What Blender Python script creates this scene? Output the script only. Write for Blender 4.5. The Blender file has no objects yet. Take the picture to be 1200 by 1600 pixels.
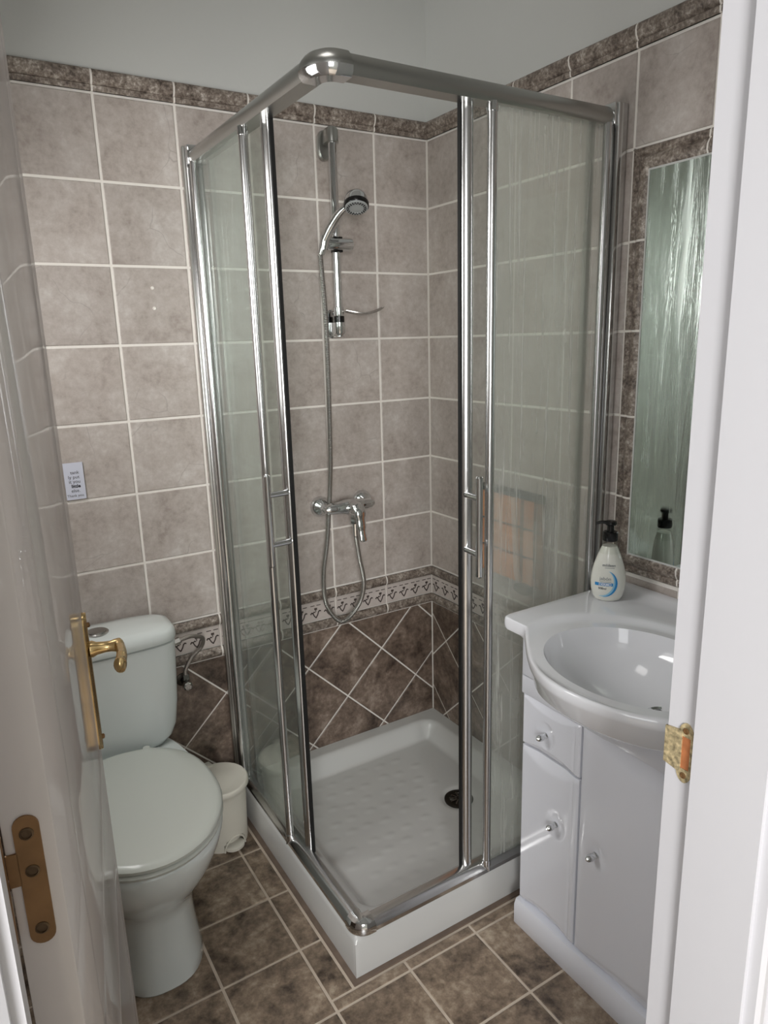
import bpy, bmesh, math, random
from math import pi, sin, cos, sqrt, radians
from mathutils import Vector, Matrix
random.seed(7)
scn = bpy.context.scene
COL = scn.collection

# ------------------------------------------------------------------ camera
CAM = Vector((-1.412, -1.993, 1.478))
RX, RR, RZ, FPX = 1.3313, -0.0279, -0.5480, 1104.4
cam_d = bpy.data.cameras.new('camera')
cam = bpy.data.objects.new('camera', cam_d); COL.objects.link(cam)
cam.matrix_world = Matrix.Translation(CAM) @ Matrix.Rotation(RZ, 4, 'Z') @ Matrix.Rotation(RX, 4, 'X') @ Matrix.Rotation(RR, 4, 'Z')
cam_d.sensor_fit = 'VERTICAL'; cam_d.sensor_height = 24.0
cam_d.lens = FPX * 24.0 / 1600.0
cam_d.clip_start = 0.02
scn.camera = cam
XFILL = -1.585                                  # plane of the added bathroom fill light, just inside the left wall

# ------------------------------------------------------------------ world, lights, exposure
w = bpy.data.worlds.new('sky'); scn.world = w; w.use_nodes = True
bg = w.node_tree.nodes['Background']
bg.inputs[0].default_value = (0.86, 0.93, 1.0, 1); bg.inputs[1].default_value = 0.6
def area(name, loc, target, sx, sy, power, col=(1, 1, 1)):
    l = bpy.data.lights.new(name, 'AREA'); l.shape = 'RECTANGLE'; l.size = sx; l.size_y = sy
    l.energy = power; l.color = col
    o = bpy.data.objects.new(name, l); COL.objects.link(o); o.location = loc
    o.rotation_euler = (Vector(target) - Vector(loc)).to_track_quat('-Z', 'Y').to_euler()
    return o
area('hall_window_daylight', (-2.75, -2.55, 1.55), (-1.0, -1.7, 1.2), 0.85, 1.25, 7.5, (1.0, 1.0, 1.0))
area('hall_window_daylight', (-2.12, -3.55, 1.50), (-0.7, -0.7, 1.05), 0.75, 1.25, 49, (1.0, 0.995, 0.985))
area('bathroom_fill_light', (XFILL, -0.60, 1.62), (0.0, -0.95, 0.75), 0.56, 0.70, 8.8, (1.0, 0.985, 0.97))  # unseen side fill, set at the added left-wall window
area('ceiling_fill_light', (-0.95, -0.95, 2.42), (-0.95, -0.95, 0.0), 0.28, 0.28, 0.7, (1.0, 0.97, 0.94))  # weak overhead fill added to even out the room light
vs = scn.view_settings
vs.view_transform = 'Standard'; vs.look = 'None'; vs.gamma = 1.0; vs.use_curve_mapping = False
vs.exposure = 0.30

# ------------------------------------------------------------------ materials
def rgb(r, g, b):
    f = lambda c: (c / 255 / 12.92) if c / 255 <= 0.04045 else ((c / 255 + 0.055) / 1.055) ** 2.4
    return (f(r), f(g), f(b), 1)
MATS = {}
def newmat(name):
    m = bpy.data.materials.new(name); m.use_nodes = True
    return m, m.node_tree.nodes, m.node_tree.links, m.node_tree.nodes['Principled BSDF']
def simple(name, col, rough=0.4, metal=0.0, spec=0.5, bump=0.0, bscale=60, coat=0.0, var=0.0, vscale=6):
    m, N, L, b = newmat(name)
    b.inputs['Base Color'].default_value = col; b.inputs['Roughness'].default_value = rough
    b.inputs['Metallic'].default_value = metal; b.inputs['Specular IOR Level'].default_value = spec
    b.inputs['Coat Weight'].default_value = coat; b.inputs['Coat Roughness'].default_value = 0.05
    tc = N.new('ShaderNodeTexCoord')
    if var:
        n = N.new('ShaderNodeTexNoise'); n.inputs['Scale'].default_value = vscale; n.inputs['Detail'].default_value = 5
        L.new(tc.outputs['Object'], n.inputs['Vector'])
        r = N.new('ShaderNodeValToRGB')
        r.color_ramp.elements[0].position = 0.3; r.color_ramp.elements[1].position = 0.7
        r.color_ramp.elements[0].color = tuple(c * (1 - var) for c in col[:3]) + (1,)
        r.color_ramp.elements[1].color = tuple(min(1, c * (1 + var)) for c in col[:3]) + (1,)
        L.new(n.outputs['Fac'], r.inputs['Fac']); L.new(r.outputs['Color'], b.inputs['Base Color'])
    if bump:
        n = N.new('ShaderNodeTexNoise'); n.inputs['Scale'].default_value = bscale; n.inputs['Detail'].default_value = 4
        L.new(tc.outputs['Object'], n.inputs['Vector'])
        bp = N.new('ShaderNodeBump'); bp.inputs['Strength'].default_value = bump; bp.inputs['Distance'].default_value = 0.002
        L.new(n.outputs['Fac'], bp.inputs['Height']); L.new(bp.outputs['Normal'], b.inputs['Normal'])
    MATS[name] = m
    return m
def stone(name, stops, scale=9, fine=70, rough=0.38, bump=0.25, veins=0.0, finew=0.35):
    m, N, L, b = newmat(name)
    tc = N.new('ShaderNodeTexCoord'); oi = N.new('ShaderNodeObjectInfo')
    mul = N.new('ShaderNodeVectorMath'); mul.operation = 'SCALE'; mul.inputs[0].default_value = (37, 61, 23)
    L.new(oi.outputs['Random'], mul.inputs['Scale'])
    add = N.new('ShaderNodeVectorMath'); add.operation = 'ADD'
    L.new(tc.outputs['Object'], add.inputs[0]); L.new(mul.outputs[0], add.inputs[1])
    n1 = N.new('ShaderNodeTexNoise'); n1.inputs['Scale'].default_value = scale; n1.inputs['Detail'].default_value = 7; n1.inputs['Roughness'].default_value = 0.62; n1.inputs['Distortion'].default_value = 0.5
    n2 = N.new('ShaderNodeTexNoise'); n2.inputs['Scale'].default_value = fine; n2.inputs['Detail'].default_value = 6; n2.inputs['Roughness'].default_value = 0.7
    for n in (n1, n2): L.new(add.outputs[0], n.inputs['Vector'])
    mx = N.new('ShaderNodeMix'); mx.data_type = 'FLOAT'; mx.inputs[0].default_value = finew
    L.new(n1.outputs['Fac'], mx.inputs[2]); L.new(n2.outputs['Fac'], mx.inputs[3])
    r = N.new('ShaderNodeValToRGB'); e = r.color_ramp.elements
    e[0].position, e[0].color = stops[0]; e[1].position, e[1].color = stops[-1]
    for p, c in stops[1:-1]:
        k = e.new(p); k.color = c
    L.new(mx.outputs[0], r.inputs['Fac'])
    out = r.outputs['Color']
    # per-tile tint
    hs = N.new('ShaderNodeHueSaturation'); mr = N.new('ShaderNodeMapRange')
    mr.inputs[3].default_value = 0.93; mr.inputs[4].default_value = 1.07
    L.new(oi.outputs['Random'], mr.inputs[0]); L.new(mr.outputs[0], hs.inputs['Value']); L.new(out, hs.inputs['Color'])
    out = hs.outputs['Color']
    if veins:
        v = N.new('ShaderNodeTexVoronoi'); v.feature = 'DISTANCE_TO_EDGE'; v.inputs['Scale'].default_value = 5.0
        dn = N.new('ShaderNodeTexNoise'); dn.inputs['Scale'].default_value = 12
        L.new(add.outputs[0], dn.inputs['Vector'])
        dm = N.new('ShaderNodeVectorMath'); dm.operation = 'MULTIPLY_ADD'; dm.inputs[1].default_value = (0.06, 0.06, 0.06)
        L.new(dn.outputs['Color'], dm.inputs[0]); L.new(add.outputs[0], dm.inputs[2]); L.new(dm.outputs[0], v.inputs['Vector'])
        lt = N.new('ShaderNodeMapRange'); lt.inputs[1].default_value = 0.0; lt.inputs[2].default_value = 0.008; lt.inputs[3].default_value = veins; lt.inputs[4].default_value = 0
        L.new(v.outputs['Distance'], lt.inputs[0])
        g = N.new('ShaderNodeMapRange'); g.inputs[1].default_value = 0.5; g.inputs[2].default_value = 0.62
        L.new(n1.outputs['Fac'], g.inputs[0])
        mm = N.new('ShaderNodeMath'); mm.operation = 'MULTIPLY'; L.new(lt.outputs[0], mm.inputs[0]); L.new(g.outputs[0], mm.inputs[1])
        mc = N.new('ShaderNodeMix'); mc.data_type = 'RGBA'; mc.inputs[7].default_value = tuple(c * 0.5 for c in stops[0][1][:3]) + (1,)
        L.new(mm.outputs[0], mc.inputs[0]); L.new(out, mc.inputs[6]); out = mc.outputs[2]
    L.new(out, b.inputs['Base Color'])
    b.inputs['Roughness'].default_value = rough
    bp = N.new('ShaderNodeBump'); bp.inputs['Strength'].default_value = bump; bp.inputs['Distance'].default_value = 0.0025
    L.new(mx.outputs[0], bp.inputs['Height']); L.new(bp.outputs['Normal'], b.inputs['Normal'])
    MATS[name] = m
    return m
stone('beige_tile', [(0.33, rgb(154, 142, 135)), (0.46, rgb(179, 169, 162)), (0.55, rgb(190, 181, 175)), (0.70, rgb(210, 204, 199))], scale=8, fine=55, rough=0.36, bump=0.3, veins=0.35, finew=0.45)
stone('dark_tile', [(0.36, rgb(58, 47, 41)), (0.45, rgb(98, 83, 73)), (0.54, rgb(126, 109, 97)), (0.66, rgb(166, 150, 137))], scale=11, fine=60, rough=0.4, bump=0.3, finew=0.4)
stone('floor_tile', [(0.36, rgb(66, 55, 46)), (0.45, rgb(112, 97, 83)), (0.54, rgb(146, 128, 110)), (0.66, rgb(190, 174, 154))], scale=11, fine=48, rough=0.36, bump=0.4, finew=0.42)
stone('trim_stone', [(0.38, rgb(72, 62, 55)), (0.47, rgb(118, 106, 97)), (0.54, rgb(148, 137, 127)), (0.64, rgb(204, 195, 186))], scale=30, fine=130, rough=0.38, bump=0.4, finew=0.55)
simple('grout', rgb(240, 235, 228), 0.85, bump=0.3, bscale=200)
simple('floor_grout', rgb(206, 192, 176), 0.9, bump=0.3, bscale=200, var=0.12, vscale=20)
simple('border_tile', rgb(200, 190, 184), 0.4, var=0.06, vscale=25)
simple('border_ink', rgb(78, 68, 64), 0.5)
simple('plaster', rgb(200, 201, 198), 0.85, bump=0.12, bscale=120)
simple('white_paint', rgb(208, 207, 211), 0.32, bump=0.06, bscale=35)
def gloss_paint(name, col, top):
    m, N, L, b = newmat(name); N.remove(b); out = N['Material Output']
    d = N.new('ShaderNodeBsdfDiffuse'); d.inputs[0].default_value = col
    g = N.new('ShaderNodeBsdfGlossy'); g.inputs['Roughness'].default_value = 0.03
    lw = N.new('ShaderNodeLayerWeight'); lw.inputs[0].default_value = 0.5
    pw = N.new('ShaderNodeMath'); pw.operation = 'POWER'; pw.inputs[1].default_value = 4.0; L.new(lw.outputs['Facing'], pw.inputs[0])
    f = N.new('ShaderNodeMath'); f.operation = 'MULTIPLY_ADD'; f.inputs[1].default_value = top; f.inputs[2].default_value = 0.035; L.new(pw.outputs[0], f.inputs[0])
    mx = N.new('ShaderNodeMixShader'); L.new(f.outputs[0], mx.inputs[0]); L.new(d.outputs[0], mx.inputs[1]); L.new(g.outputs[0], mx.inputs[2])
    L.new(mx.outputs[0], out.inputs[0]); MATS[name] = m
gloss_paint('door_paint', rgb(212, 205, 202), 0.58)
simple('ceramic', rgb(220, 226, 224), 0.09, coat=0.6)
simple('basin_ceramic', rgb(236, 237, 242), 0.07, coat=0.6)
simple('tray_ceramic', rgb(208, 208, 206), 0.16, coat=0.3)
simple('seat_plastic', rgb(200, 204, 197), 0.22)
simple('bin_plastic', rgb(226, 222, 210), 0.42)
simple('cabinet_white', rgb(234, 236, 244), 0.14, coat=0.35)
simple('chrome', (0.72, 0.73, 0.74, 1), 0.07, 1.0)
simple('aluminium', (0.66, 0.66, 0.66, 1), 0.2, 1.0)
simple('dull_aluminium', (0.44, 0.44, 0.42, 1), 0.3, 1.0)
simple('steel', (0.46, 0.45, 0.43, 1), 0.25, 1.0)
simple('brass', (0.62, 0.45, 0.22, 1), 0.24, 1.0, var=0.2, vscale=40)
simple('bronze', rgb(136, 104, 70), 0.45, 0.55, var=0.18, vscale=30)
simple('screw_bronze', rgb(92, 74, 54), 0.4, 0.6)
simple('worn_brass', rgb(186, 170, 134), 0.5, 0.3, var=0.6, vscale=170)
simple('raw_wood', rgb(178, 112, 70), 0.8, var=0.25, vscale=60, bump=0.4)
simple('black_plastic', rgb(12, 12, 13), 0.25)
simple('black_rubber', rgb(10, 10, 10), 0.6)
simple('dark_metal', rgb(58, 54, 48), 0.35, 0.8)
simple('grey_plastic', rgb(200, 200, 198), 0.4)
simple('head_face', rgb(170, 172, 172), 0.35)
simple('paper', rgb(214, 216, 230), 0.6)
simple('ink', rgb(30, 30, 36), 0.7)
simple('blue_ink', rgb(40, 140, 205), 0.45)
simple('light_blue_ink', rgb(150, 205, 232), 0.45)
simple('white_ink', rgb(240, 242, 245), 0.45)
simple('grey_ink', rgb(120, 124, 130), 0.5)
simple('brown_wood', rgb(220, 146, 98), 0.5, var=0.15, vscale=14)
simple('dark_frame', rgb(52, 54, 56), 0.45)
simple('braid', (0.42, 0.38, 0.35, 1), 0.35, 0.9, bump=0.8, bscale=400)
simple('brown_strip', rgb(116, 100, 88), 0.6, var=0.15, vscale=30)

def soap_mat():
    m, N, L, b = newmat('soap_bottle')
    b.inputs['Base Color'].default_value = rgb(236, 236, 228); b.inputs['Roughness'].default_value = 0.08
    b.inputs['Subsurface Weight'].default_value = 0.3; b.inputs['Subsurface Radius'].default_value = (0.02, 0.02, 0.02)
    b.inputs['Coat Weight'].default_value = 0.6
    MATS['soap_bottle'] = m
    m, N, L, b = newmat('clear_plastic')
    N.remove(b); out = N['Material Output']
    t = N.new('ShaderNodeBsdfTransparent'); t.inputs[0].default_value = (0.93, 0.94, 0.92, 1)
    g = N.new('ShaderNodeBsdfGlossy'); g.inputs['Roughness'].default_value = 0.05
    lw = N.new('ShaderNodeLayerWeight'); lw.inputs[0].default_value = 0.5
    f = N.new('ShaderNodeMath'); f.operation = 'POWER'; f.inputs[1].default_value = 4.0; L.new(lw.outputs['Facing'], f.inputs[0])
    mx = N.new('ShaderNodeMixShader'); L.new(f.outputs[0], mx.inputs[0]); L.new(t.outputs[0], mx.inputs[1]); L.new(g.outputs[0], mx.inputs[2])
    L.new(mx.outputs[0], out.inputs[0]); MATS['clear_plastic'] = m
soap_mat()
def glass_mat(name, tint, haze, streak, lo, hi, hcol=(0.78, 0.82, 0.79, 1), blur=0.0):
    """Shower glass with a film of condensation and run-down streaks."""
    m, N, L, b = newmat(name); N.remove(b); out = N['Material Output']
    tc = N.new('ShaderNodeTexCoord')
    mp = N.new('ShaderNodeMapping'); mp.inputs['Scale'].default_value = (70, 70, 2.2); L.new(tc.outputs['Object'], mp.inputs['Vector'])
    n = N.new('ShaderNodeTexNoise'); n.inputs['Scale'].default_value = 1; n.inputs['Detail'].default_value = 6; n.inputs['Roughness'].default_value = 0.65; n.inputs['Distortion'].default_value = 0.8
    L.new(mp.outputs[0], n.inputs['Vector'])
    mp2 = N.new('ShaderNodeMapping'); mp2.inputs['Scale'].default_value = (7, 7, 4); L.new(tc.outputs['Object'], mp2.inputs['Vector'])
    n2 = N.new('ShaderNodeTexNoise'); n2.inputs['Scale'].default_value = 1; n2.inputs['Detail'].default_value = 5
    L.new(mp2.outputs[0], n2.inputs['Vector'])
    r = N.new('ShaderNodeMapRange'); r.inputs[1].default_value = lo; r.inputs[2].default_value = hi; r.inputs[3].default_value = 0; r.inputs[4].default_value = streak
    L.new(n.outputs['Fac'], r.inputs[0])
    r2 = N.new('ShaderNodeMapRange'); r2.inputs[1].default_value = 0.35; r2.inputs[2].default_value = 0.65; r2.inputs[3].default_value = haze * 0.75; r2.inputs[4].default_value = haze * 1.25
    L.new(n2.outputs['Fac'], r2.inputs[0])
    ad = N.new('ShaderNodeMath'); ad.operation = 'ADD'; ad.use_clamp = True
    L.new(r.outputs[0], ad.inputs[0]); L.new(r2.outputs[0], ad.inputs[1])
    t = N.new('ShaderNodeBsdfTransparent'); t.inputs[0].default_value = tint
    clear = t.outputs[0]
    if blur:
        rf = N.new('ShaderNodeBsdfRefraction'); rf.inputs['Color'].default_value = tint; rf.inputs['IOR'].default_value = 1.12; rf.inputs['Roughness'].default_value = 0.12
        bp = N.new('ShaderNodeBump'); bp.inputs['Strength'].default_value = 0.5; bp.inputs['Distance'].default_value = 0.002
        L.new(n.outputs['Fac'], bp.inputs['Height']); L.new(bp.outputs['Normal'], rf.inputs['Normal'])
        mb = N.new('ShaderNodeMixShader'); mb.inputs[0].default_value = blur
        L.new(t.outputs[0], mb.inputs[1]); L.new(rf.outputs[0], mb.inputs[2]); clear = mb.outputs[0]
    d = N.new('ShaderNodeBsdfDiffuse'); d.inputs[0].default_value = hcol
    tl = N.new('ShaderNodeBsdfTranslucent'); tl.inputs[0].default_value = hcol
    md = N.new('ShaderNodeMixShader'); md.inputs[0].default_value = 0.5
    L.new(d.outputs[0], md.inputs[1]); L.new(tl.outputs[0], md.inputs[2])
    m1 = N.new('ShaderNodeMixShader'); L.new(ad.outputs[0], m1.inputs[0]); L.new(clear, m1.inputs[1]); L.new(md.outputs[0], m1.inputs[2])
    g = N.new('ShaderNodeBsdfGlossy'); g.inputs['Roughness'].default_value = 0.06; g.inputs['Color'].default_value = (0.95, 1, 0.97, 1)
    lw = N.new('ShaderNodeLayerWeight'); lw.inputs[0].default_value = 0.5
    pw = N.new('ShaderNodeMath'); pw.operation = 'POWER'; pw.inputs[1].default_value = 4.0; L.new(lw.outputs['Facing'], pw.inputs[0])
    f = N.new('ShaderNodeMath'); f.operation = 'MULTIPLY_ADD'; f.inputs[1].default_value = 0.9; f.inputs[2].default_value = 0.035; L.new(pw.outputs[0], f.inputs[0])
    m2 = N.new('ShaderNodeMixShader'); L.new(f.outputs[0], m2.inputs[0]); L.new(m1.outputs[0], m2.inputs[1]); L.new(g.outputs[0], m2.inputs[2])
    L.new(m2.outputs[0], out.inputs[0]); MATS[name] = m
glass_mat('side_glass', (0.96, 0.982, 0.968, 1), 0.13, 0.10, 0.5, 0.75)
glass_mat('front_glass', (0.978, 0.988, 0.972, 1), 0.22, 0.55, 0.56, 0.72, hcol=(0.95, 0.96, 0.92, 1), blur=0.3)
glass_mat('door_glass', (0.975, 0.988, 0.978, 1), 0.03, 0.05, 0.5, 0.8)
def mirror_mat():
    m, N, L, b = newmat('mirror')
    b.inputs['Metallic'].default_value = 1.0; b.inputs['Base Color'].default_value = (0.56, 0.62, 0.58, 1)
    tc = N.new('ShaderNodeTexCoord'); mp = N.new('ShaderNodeMapping'); mp.inputs['Scale'].default_value = (30, 38, 2.6); L.new(tc.outputs['Object'], mp.inputs['Vector'])
    n = N.new('ShaderNodeTexNoise'); n.inputs['Scale'].default_value = 1; n.inputs['Detail'].default_value = 7; n.inputs['Roughness'].default_value = 0.6; n.inputs['Distortion'].default_value = 1.2
    L.new(mp.outputs[0], n.inputs['Vector'])
    # the damp fades out near the lower edge, where the bottle is mirrored clearly
    sx = N.new('ShaderNodeSeparateXYZ'); L.new(tc.outputs['Object'], sx.inputs[0])
    fd = N.new('ShaderNodeMapRange'); fd.inputs[1].default_value = 0.10; fd.inputs[2].default_value = 0.24; L.new(sx.outputs['Z'], fd.inputs[0])
    r = N.new('ShaderNodeMapRange'); r.inputs[1].default_value = 0.40; r.inputs[2].default_value = 0.62; r.inputs[3].default_value = 0.04; r.inputs[4].default_value = 0.32
    L.new(n.outputs['Fac'], r.inputs[0])
    mu = N.new('ShaderNodeMath'); mu.operation = 'MULTIPLY'; L.new(r.outputs[0], mu.inputs[0]); L.new(fd.outputs[0], mu.inputs[1])
    mx = N.new('ShaderNodeMath'); mx.operation = 'MAXIMUM'; mx.inputs[1].default_value = 0.02; L.new(mu.outputs[0], mx.inputs[0])
    L.new(mx.outputs[0], b.inputs['Roughness'])
    bp = N.new('ShaderNodeBump'); bp.inputs['Distance'].default_value = 0.004
    bs = N.new('ShaderNodeMath'); bs.operation = 'MULTIPLY'; bs.inputs[1].default_value = 0.35; L.new(fd.outputs[0], bs.inputs[0]); L.new(bs.outputs[0], bp.inputs['Strength'])
    L.new(n.outputs['Fac'], bp.inputs['Height']); L.new(bp.outputs['Normal'], b.inputs['Normal'])
    MATS['mirror'] = m
mirror_mat()

m_, N_f, L_f, b_f = newmat('glowing_pane')
b_f.inputs['Base Color'].default_value = (0.8, 0.85, 0.82, 1); b_f.inputs['Roughness'].default_value = 0.5
b_f.inputs['Emission Color'].default_value = (1, 1, 0.97, 1); b_f.inputs['Emission Strength'].default_value = 1.4  # pane of the added window glows as extra side light
MATS['glowing_pane'] = m_
# ------------------------------------------------------------------ mesh helpers
class MB:
    def __init__(s): s.v = []; s.f = []
    def add(s, vs, fs):
        o = len(s.v); s.v += [tuple(v) for v in vs]; s.f += [tuple(i + o for i in f) for f in fs]; return s
    def box(s, a, b, bev=0.0):
        if bev:
            bm = bmesh.new(); bmesh.ops.create_cube(bm, size=1)
            for v in bm.verts:
                v.co = Vector([(a[i] + b[i]) / 2 + v.co[i] * (b[i] - a[i]) for i in range(3)])
            bmesh.ops.bevel(bm, geom=bm.edges[:], offset=bev, segments=2, affect='EDGES', profile=0.5)
            bm.verts.index_update()
            s.add([v.co[:] for v in bm.verts], [[v.index for v in f.verts] for f in bm.faces]); bm.free(); return s
        x0, y0, z0 = a; x1, y1, z1 = b
        return s.add([(x0, y0, z0), (x1, y0, z0), (x1, y1, z0), (x0, y1, z0), (x0, y0, z1), (x1, y0, z1), (x1, y1, z1), (x0, y1, z1)],
                     [(0, 3, 2, 1), (4, 5, 6, 7), (0, 1, 5, 4), (1, 2, 6, 5), (2, 3, 7, 6), (3, 0, 4, 7)])
    def loft(s, rings, cap0=True, cap1=True):
        n = len(rings[0]); vs = [p for r in rings for p in r]; fs = []
        for i in range(len(rings) - 1):
            for j in range(n):
                k = (j + 1) % n
                fs.append((i * n + j, i * n + k, (i + 1) * n + k, (i + 1) * n + j))
        if cap0: fs.append(tuple(range(n - 1, -1, -1)))
        if cap1: fs.append(tuple((len(rings) - 1) * n + j for j in range(n)))
        return s.add(vs, fs)
    def lathe(s, prof, seg=24, M=None):
        """prof: (radius, height) pairs about local Z; M places it."""
        rings = []
        for r, h in prof:
            rr = max(r, 1e-5)
            rings.append([Vector((rr * cos(2 * pi * k / seg), rr * sin(2 * pi * k / seg), h)) for k in range(seg)])
        if M is not None: rings = [[M @ p for p in r] for r in rings]
        return s.loft(rings)
    def tube(s, pts, rad, seg=12, cap=True):
        pts = [Vector(p) for p in pts]; n = len(pts)
        if not hasattr(rad, '__len__'): rad = [rad] * n
        T = []
        for i in range(n):
            t = pts[min(i + 1, n - 1)] - pts[max(i - 1, 0)]
            T.append(t.normalized())
        up = Vector((0, 0, 1)) if abs(T[0].z) < 0.9 else Vector((1, 0, 0))
        a = T[0].cross(up).normalized(); rings = []
        for i in range(n):
            a = (a - T[i] * a.dot(T[i])).normalized(); b = T[i].cross(a)
            r = rad[i]; ra, rb = r if hasattr(r, '__len__') else (r, r)
            rings.append([pts[i] + a * (ra * cos(2 * pi * k / seg)) + b * (rb * sin(2 * pi * k / seg)) for k in range(seg)])
        return s.loft(rings, cap, cap)
    def sphere(s, c, r, seg=16, rings=8):
        rr = r if hasattr(r, '__len__') else (r, r, r)
        R = []
        for i in range(rings + 1):
            th = pi * i / rings; q = max(sin(th), 1e-4)
            R.append([(c[0] + rr[0] * q * cos(2 * pi * k / seg), c[1] + rr[1] * q * sin(2 * pi * k / seg), c[2] - rr[2] * cos(th)) for k in range(seg)])
        return s.loft(R)
    def mesh(s, name, smooth=None, fix=True):
        me = bpy.data.meshes.new(name); me.from_pydata(s.v, [], s.f)
        if fix:
            bm = bmesh.new(); bm.from_mesh(me); bmesh.ops.recalc_face_normals(bm, faces=bm.faces[:]); bm.to_mesh(me); bm.free()
        if smooth is not None:
            me.polygons.foreach_set('use_smooth', [True] * len(me.polygons)); me.set_sharp_from_angle(angle=radians(smooth))
        me.update(); return me
    def build(s, name, mat, parent=None, smooth=40, loc=None):
        return link(name, s.mesh(name, smooth), mat, parent, loc)
def link(name, me, mat, parent=None, loc=None):
    if mat is not None and not me.materials: me.materials.append(MATS[mat])
    o = bpy.data.objects.new(name, me); COL.objects.link(o)
    if parent is not None: o.parent = parent
    if loc is not None: o.location = loc
    return o
def tag(o, label=None, cat=None, group=None, kind=None):
    if label: o['label'] = label
    if cat: o['category'] = cat
    if group: o['group'] = group
    if kind: o['kind'] = kind
    return o
def thing(name, label, cat, loc=(0, 0, 0), rotz=0, kind=None):
    o = bpy.data.objects.new(name, None); COL.objects.link(o); o.location = loc; o.rotation_euler = (0, 0, rotz)
    o.empty_display_size = 0.05
    return tag(o, label, cat, None, kind)
def spline(pts, n=8):
    """Catmull-Rom through pts"""
    P = [Vector(p) for p in pts]; P = [P[0] * 2 - P[1]] + P + [P[-1] * 2 - P[-2]]; out = []
    for i in range(1, len(P) - 2):
        for k in range(n):
            t = k / n; a, b, c, d = P[i - 1], P[i], P[i + 1], P[i + 2]
            out.append(0.5 * ((2 * b) + (c - a) * t + (2 * a - 5 * b + 4 * c - d) * t * t + (3 * b - a - 3 * c + d) * t ** 3))
    out.append(P[-2]); return out
def superell(cx, cy, hx, hy, n, z, seg=48):
    R = []
    for k in range(seg):
        t = 2 * pi * k / seg; c, s_ = cos(t), sin(t)
        R.append((cx + hx * math.copysign(abs(c) ** (2 / n), c), cy + hy * math.copysign(abs(s_) ** (2 / n), s_), z))
    return R
def text_mesh(txt, size, bold=0.0, align='LEFT'):
    c = bpy.data.curves.new('lettering', 'FONT'); c.body = txt; c.size = size; c.offset = bold; c.align_x = align; c.resolution_u = 3
    o = bpy.data.objects.new('lettering', c); COL.objects.link(o)
    dg = bpy.context.evaluated_depsgraph_get(); dg.update()
    me = bpy.data.meshes.new_from_object(o.evaluated_get(dg))
    vs_ = [v.co.copy() for v in me.vertices]; fs_ = [tuple(p.vertices) for p in me.polygons]
    bpy.data.objects.remove(o); bpy.data.curves.remove(c); bpy.data.meshes.remove(me)
    return vs_, fs_

# planes: a, b in-plane coordinates, d out of the surface
BACK = lambda a, b, d: (a, -d, b)        # a = x, b = z
RIGHT = lambda a, b, d: (-d, a, b)       # a = y, b = z
LEFT = lambda a, b, d: (XL + d, a, b)
FLOOR = lambda a, b, d: (a, b, d)
XL, YF, YF2, ZC = -1.62, -1.556, -1.666, 2.50     # left wall, doorway wall inside / hall side, ceiling

def inset(poly, d):
    n = len(poly); out = []
    for i in range(n):
        p0, p1, p2 = Vector(poly[i - 1]), Vector(poly[i]), Vector(poly[(i + 1) % n])
        e1 = (p1 - p0).normalized(); e2 = (p2 - p1).normalized()
        n1 = Vector((-e1.y, e1.x)); n2 = Vector((-e2.y, e2.x))
        k = 1 + n1.dot(n2)
        if k < 1e-3: return None
        out.append(p1 + (n1 + n2) * (d / k))
    return out
def area2(p): return sum(p[i - 1][0] * p[i][1] - p[i][0] * p[i - 1][1] for i in range(len(p))) / 2
def clip(poly, a, b, c):
    """keep a*x+b*y<=c"""
    out = []
    for i in range(len(poly)):
        p, q = poly[i - 1], poly[i]; fp = a * p[0] + b * p[1] - c; fq = a * q[0] + b * q[1] - c
        if (fp <= 0) != (fq <= 0):
            t = fp / (fp - fq); out.append((p[0] + (q[0] - p[0]) * t, p[1] + (q[1] - p[1]) * t))
        if fq <= 0: out.append(tuple(q))
    return out
def clean(p):
    o = []
    for q in p:
        if not o or (Vector(q) - Vector(o[-1])).length > 1e-4: o.append(q)
    if len(o) > 1 and (Vector(o[0]) - Vector(o[-1])).length < 1e-4: o.pop()
    return o
TILE_CACHE = {}
def tile(name, poly, plane, mat, parent, gap=0.0068, depth=0.004, bev=0.0016):
    poly = clean(poly)
    if len(poly) < 3: return None
    if area2(poly) < 0: poly = poly[::-1]
    if area2(poly) < 1e-4: return None
    cx = sum(p[0] for p in poly) / len(poly); cy = sum(p[1] for p in poly) / len(poly)
    key = (plane, mat, gap) + tuple((round(p[0] - cx, 4), round(p[1] - cy, 4)) for p in poly)
    if key not in TILE_CACHE:
        loc = [(p[0] - cx, p[1] - cy) for p in poly]
        o = inset(loc, gap / 2); i = inset(loc, gap / 2 + bev)
        if o is None or i is None or area2(i) <= 0: return None
        z0 = Vector(plane(0, 0, 0))
        R = [[Vector(plane(q.x, q.y, d)) - z0 for q in ring] for ring, d in ((o, -depth), (o, -bev * 0.7), (i, 0.0))]
        m = MB(); m.loft(R, False, True); TILE_CACHE[key] = m.mesh(name, 25)
    return link(name, TILE_CACHE[key], mat, parent, plane(cx, cy, random.uniform(-0.0003, 0.0003)))
def rect(a0, a1, b0, b1): return [(a0, b0), (a1, b0), (a1, b1), (a0, b1)]
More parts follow.
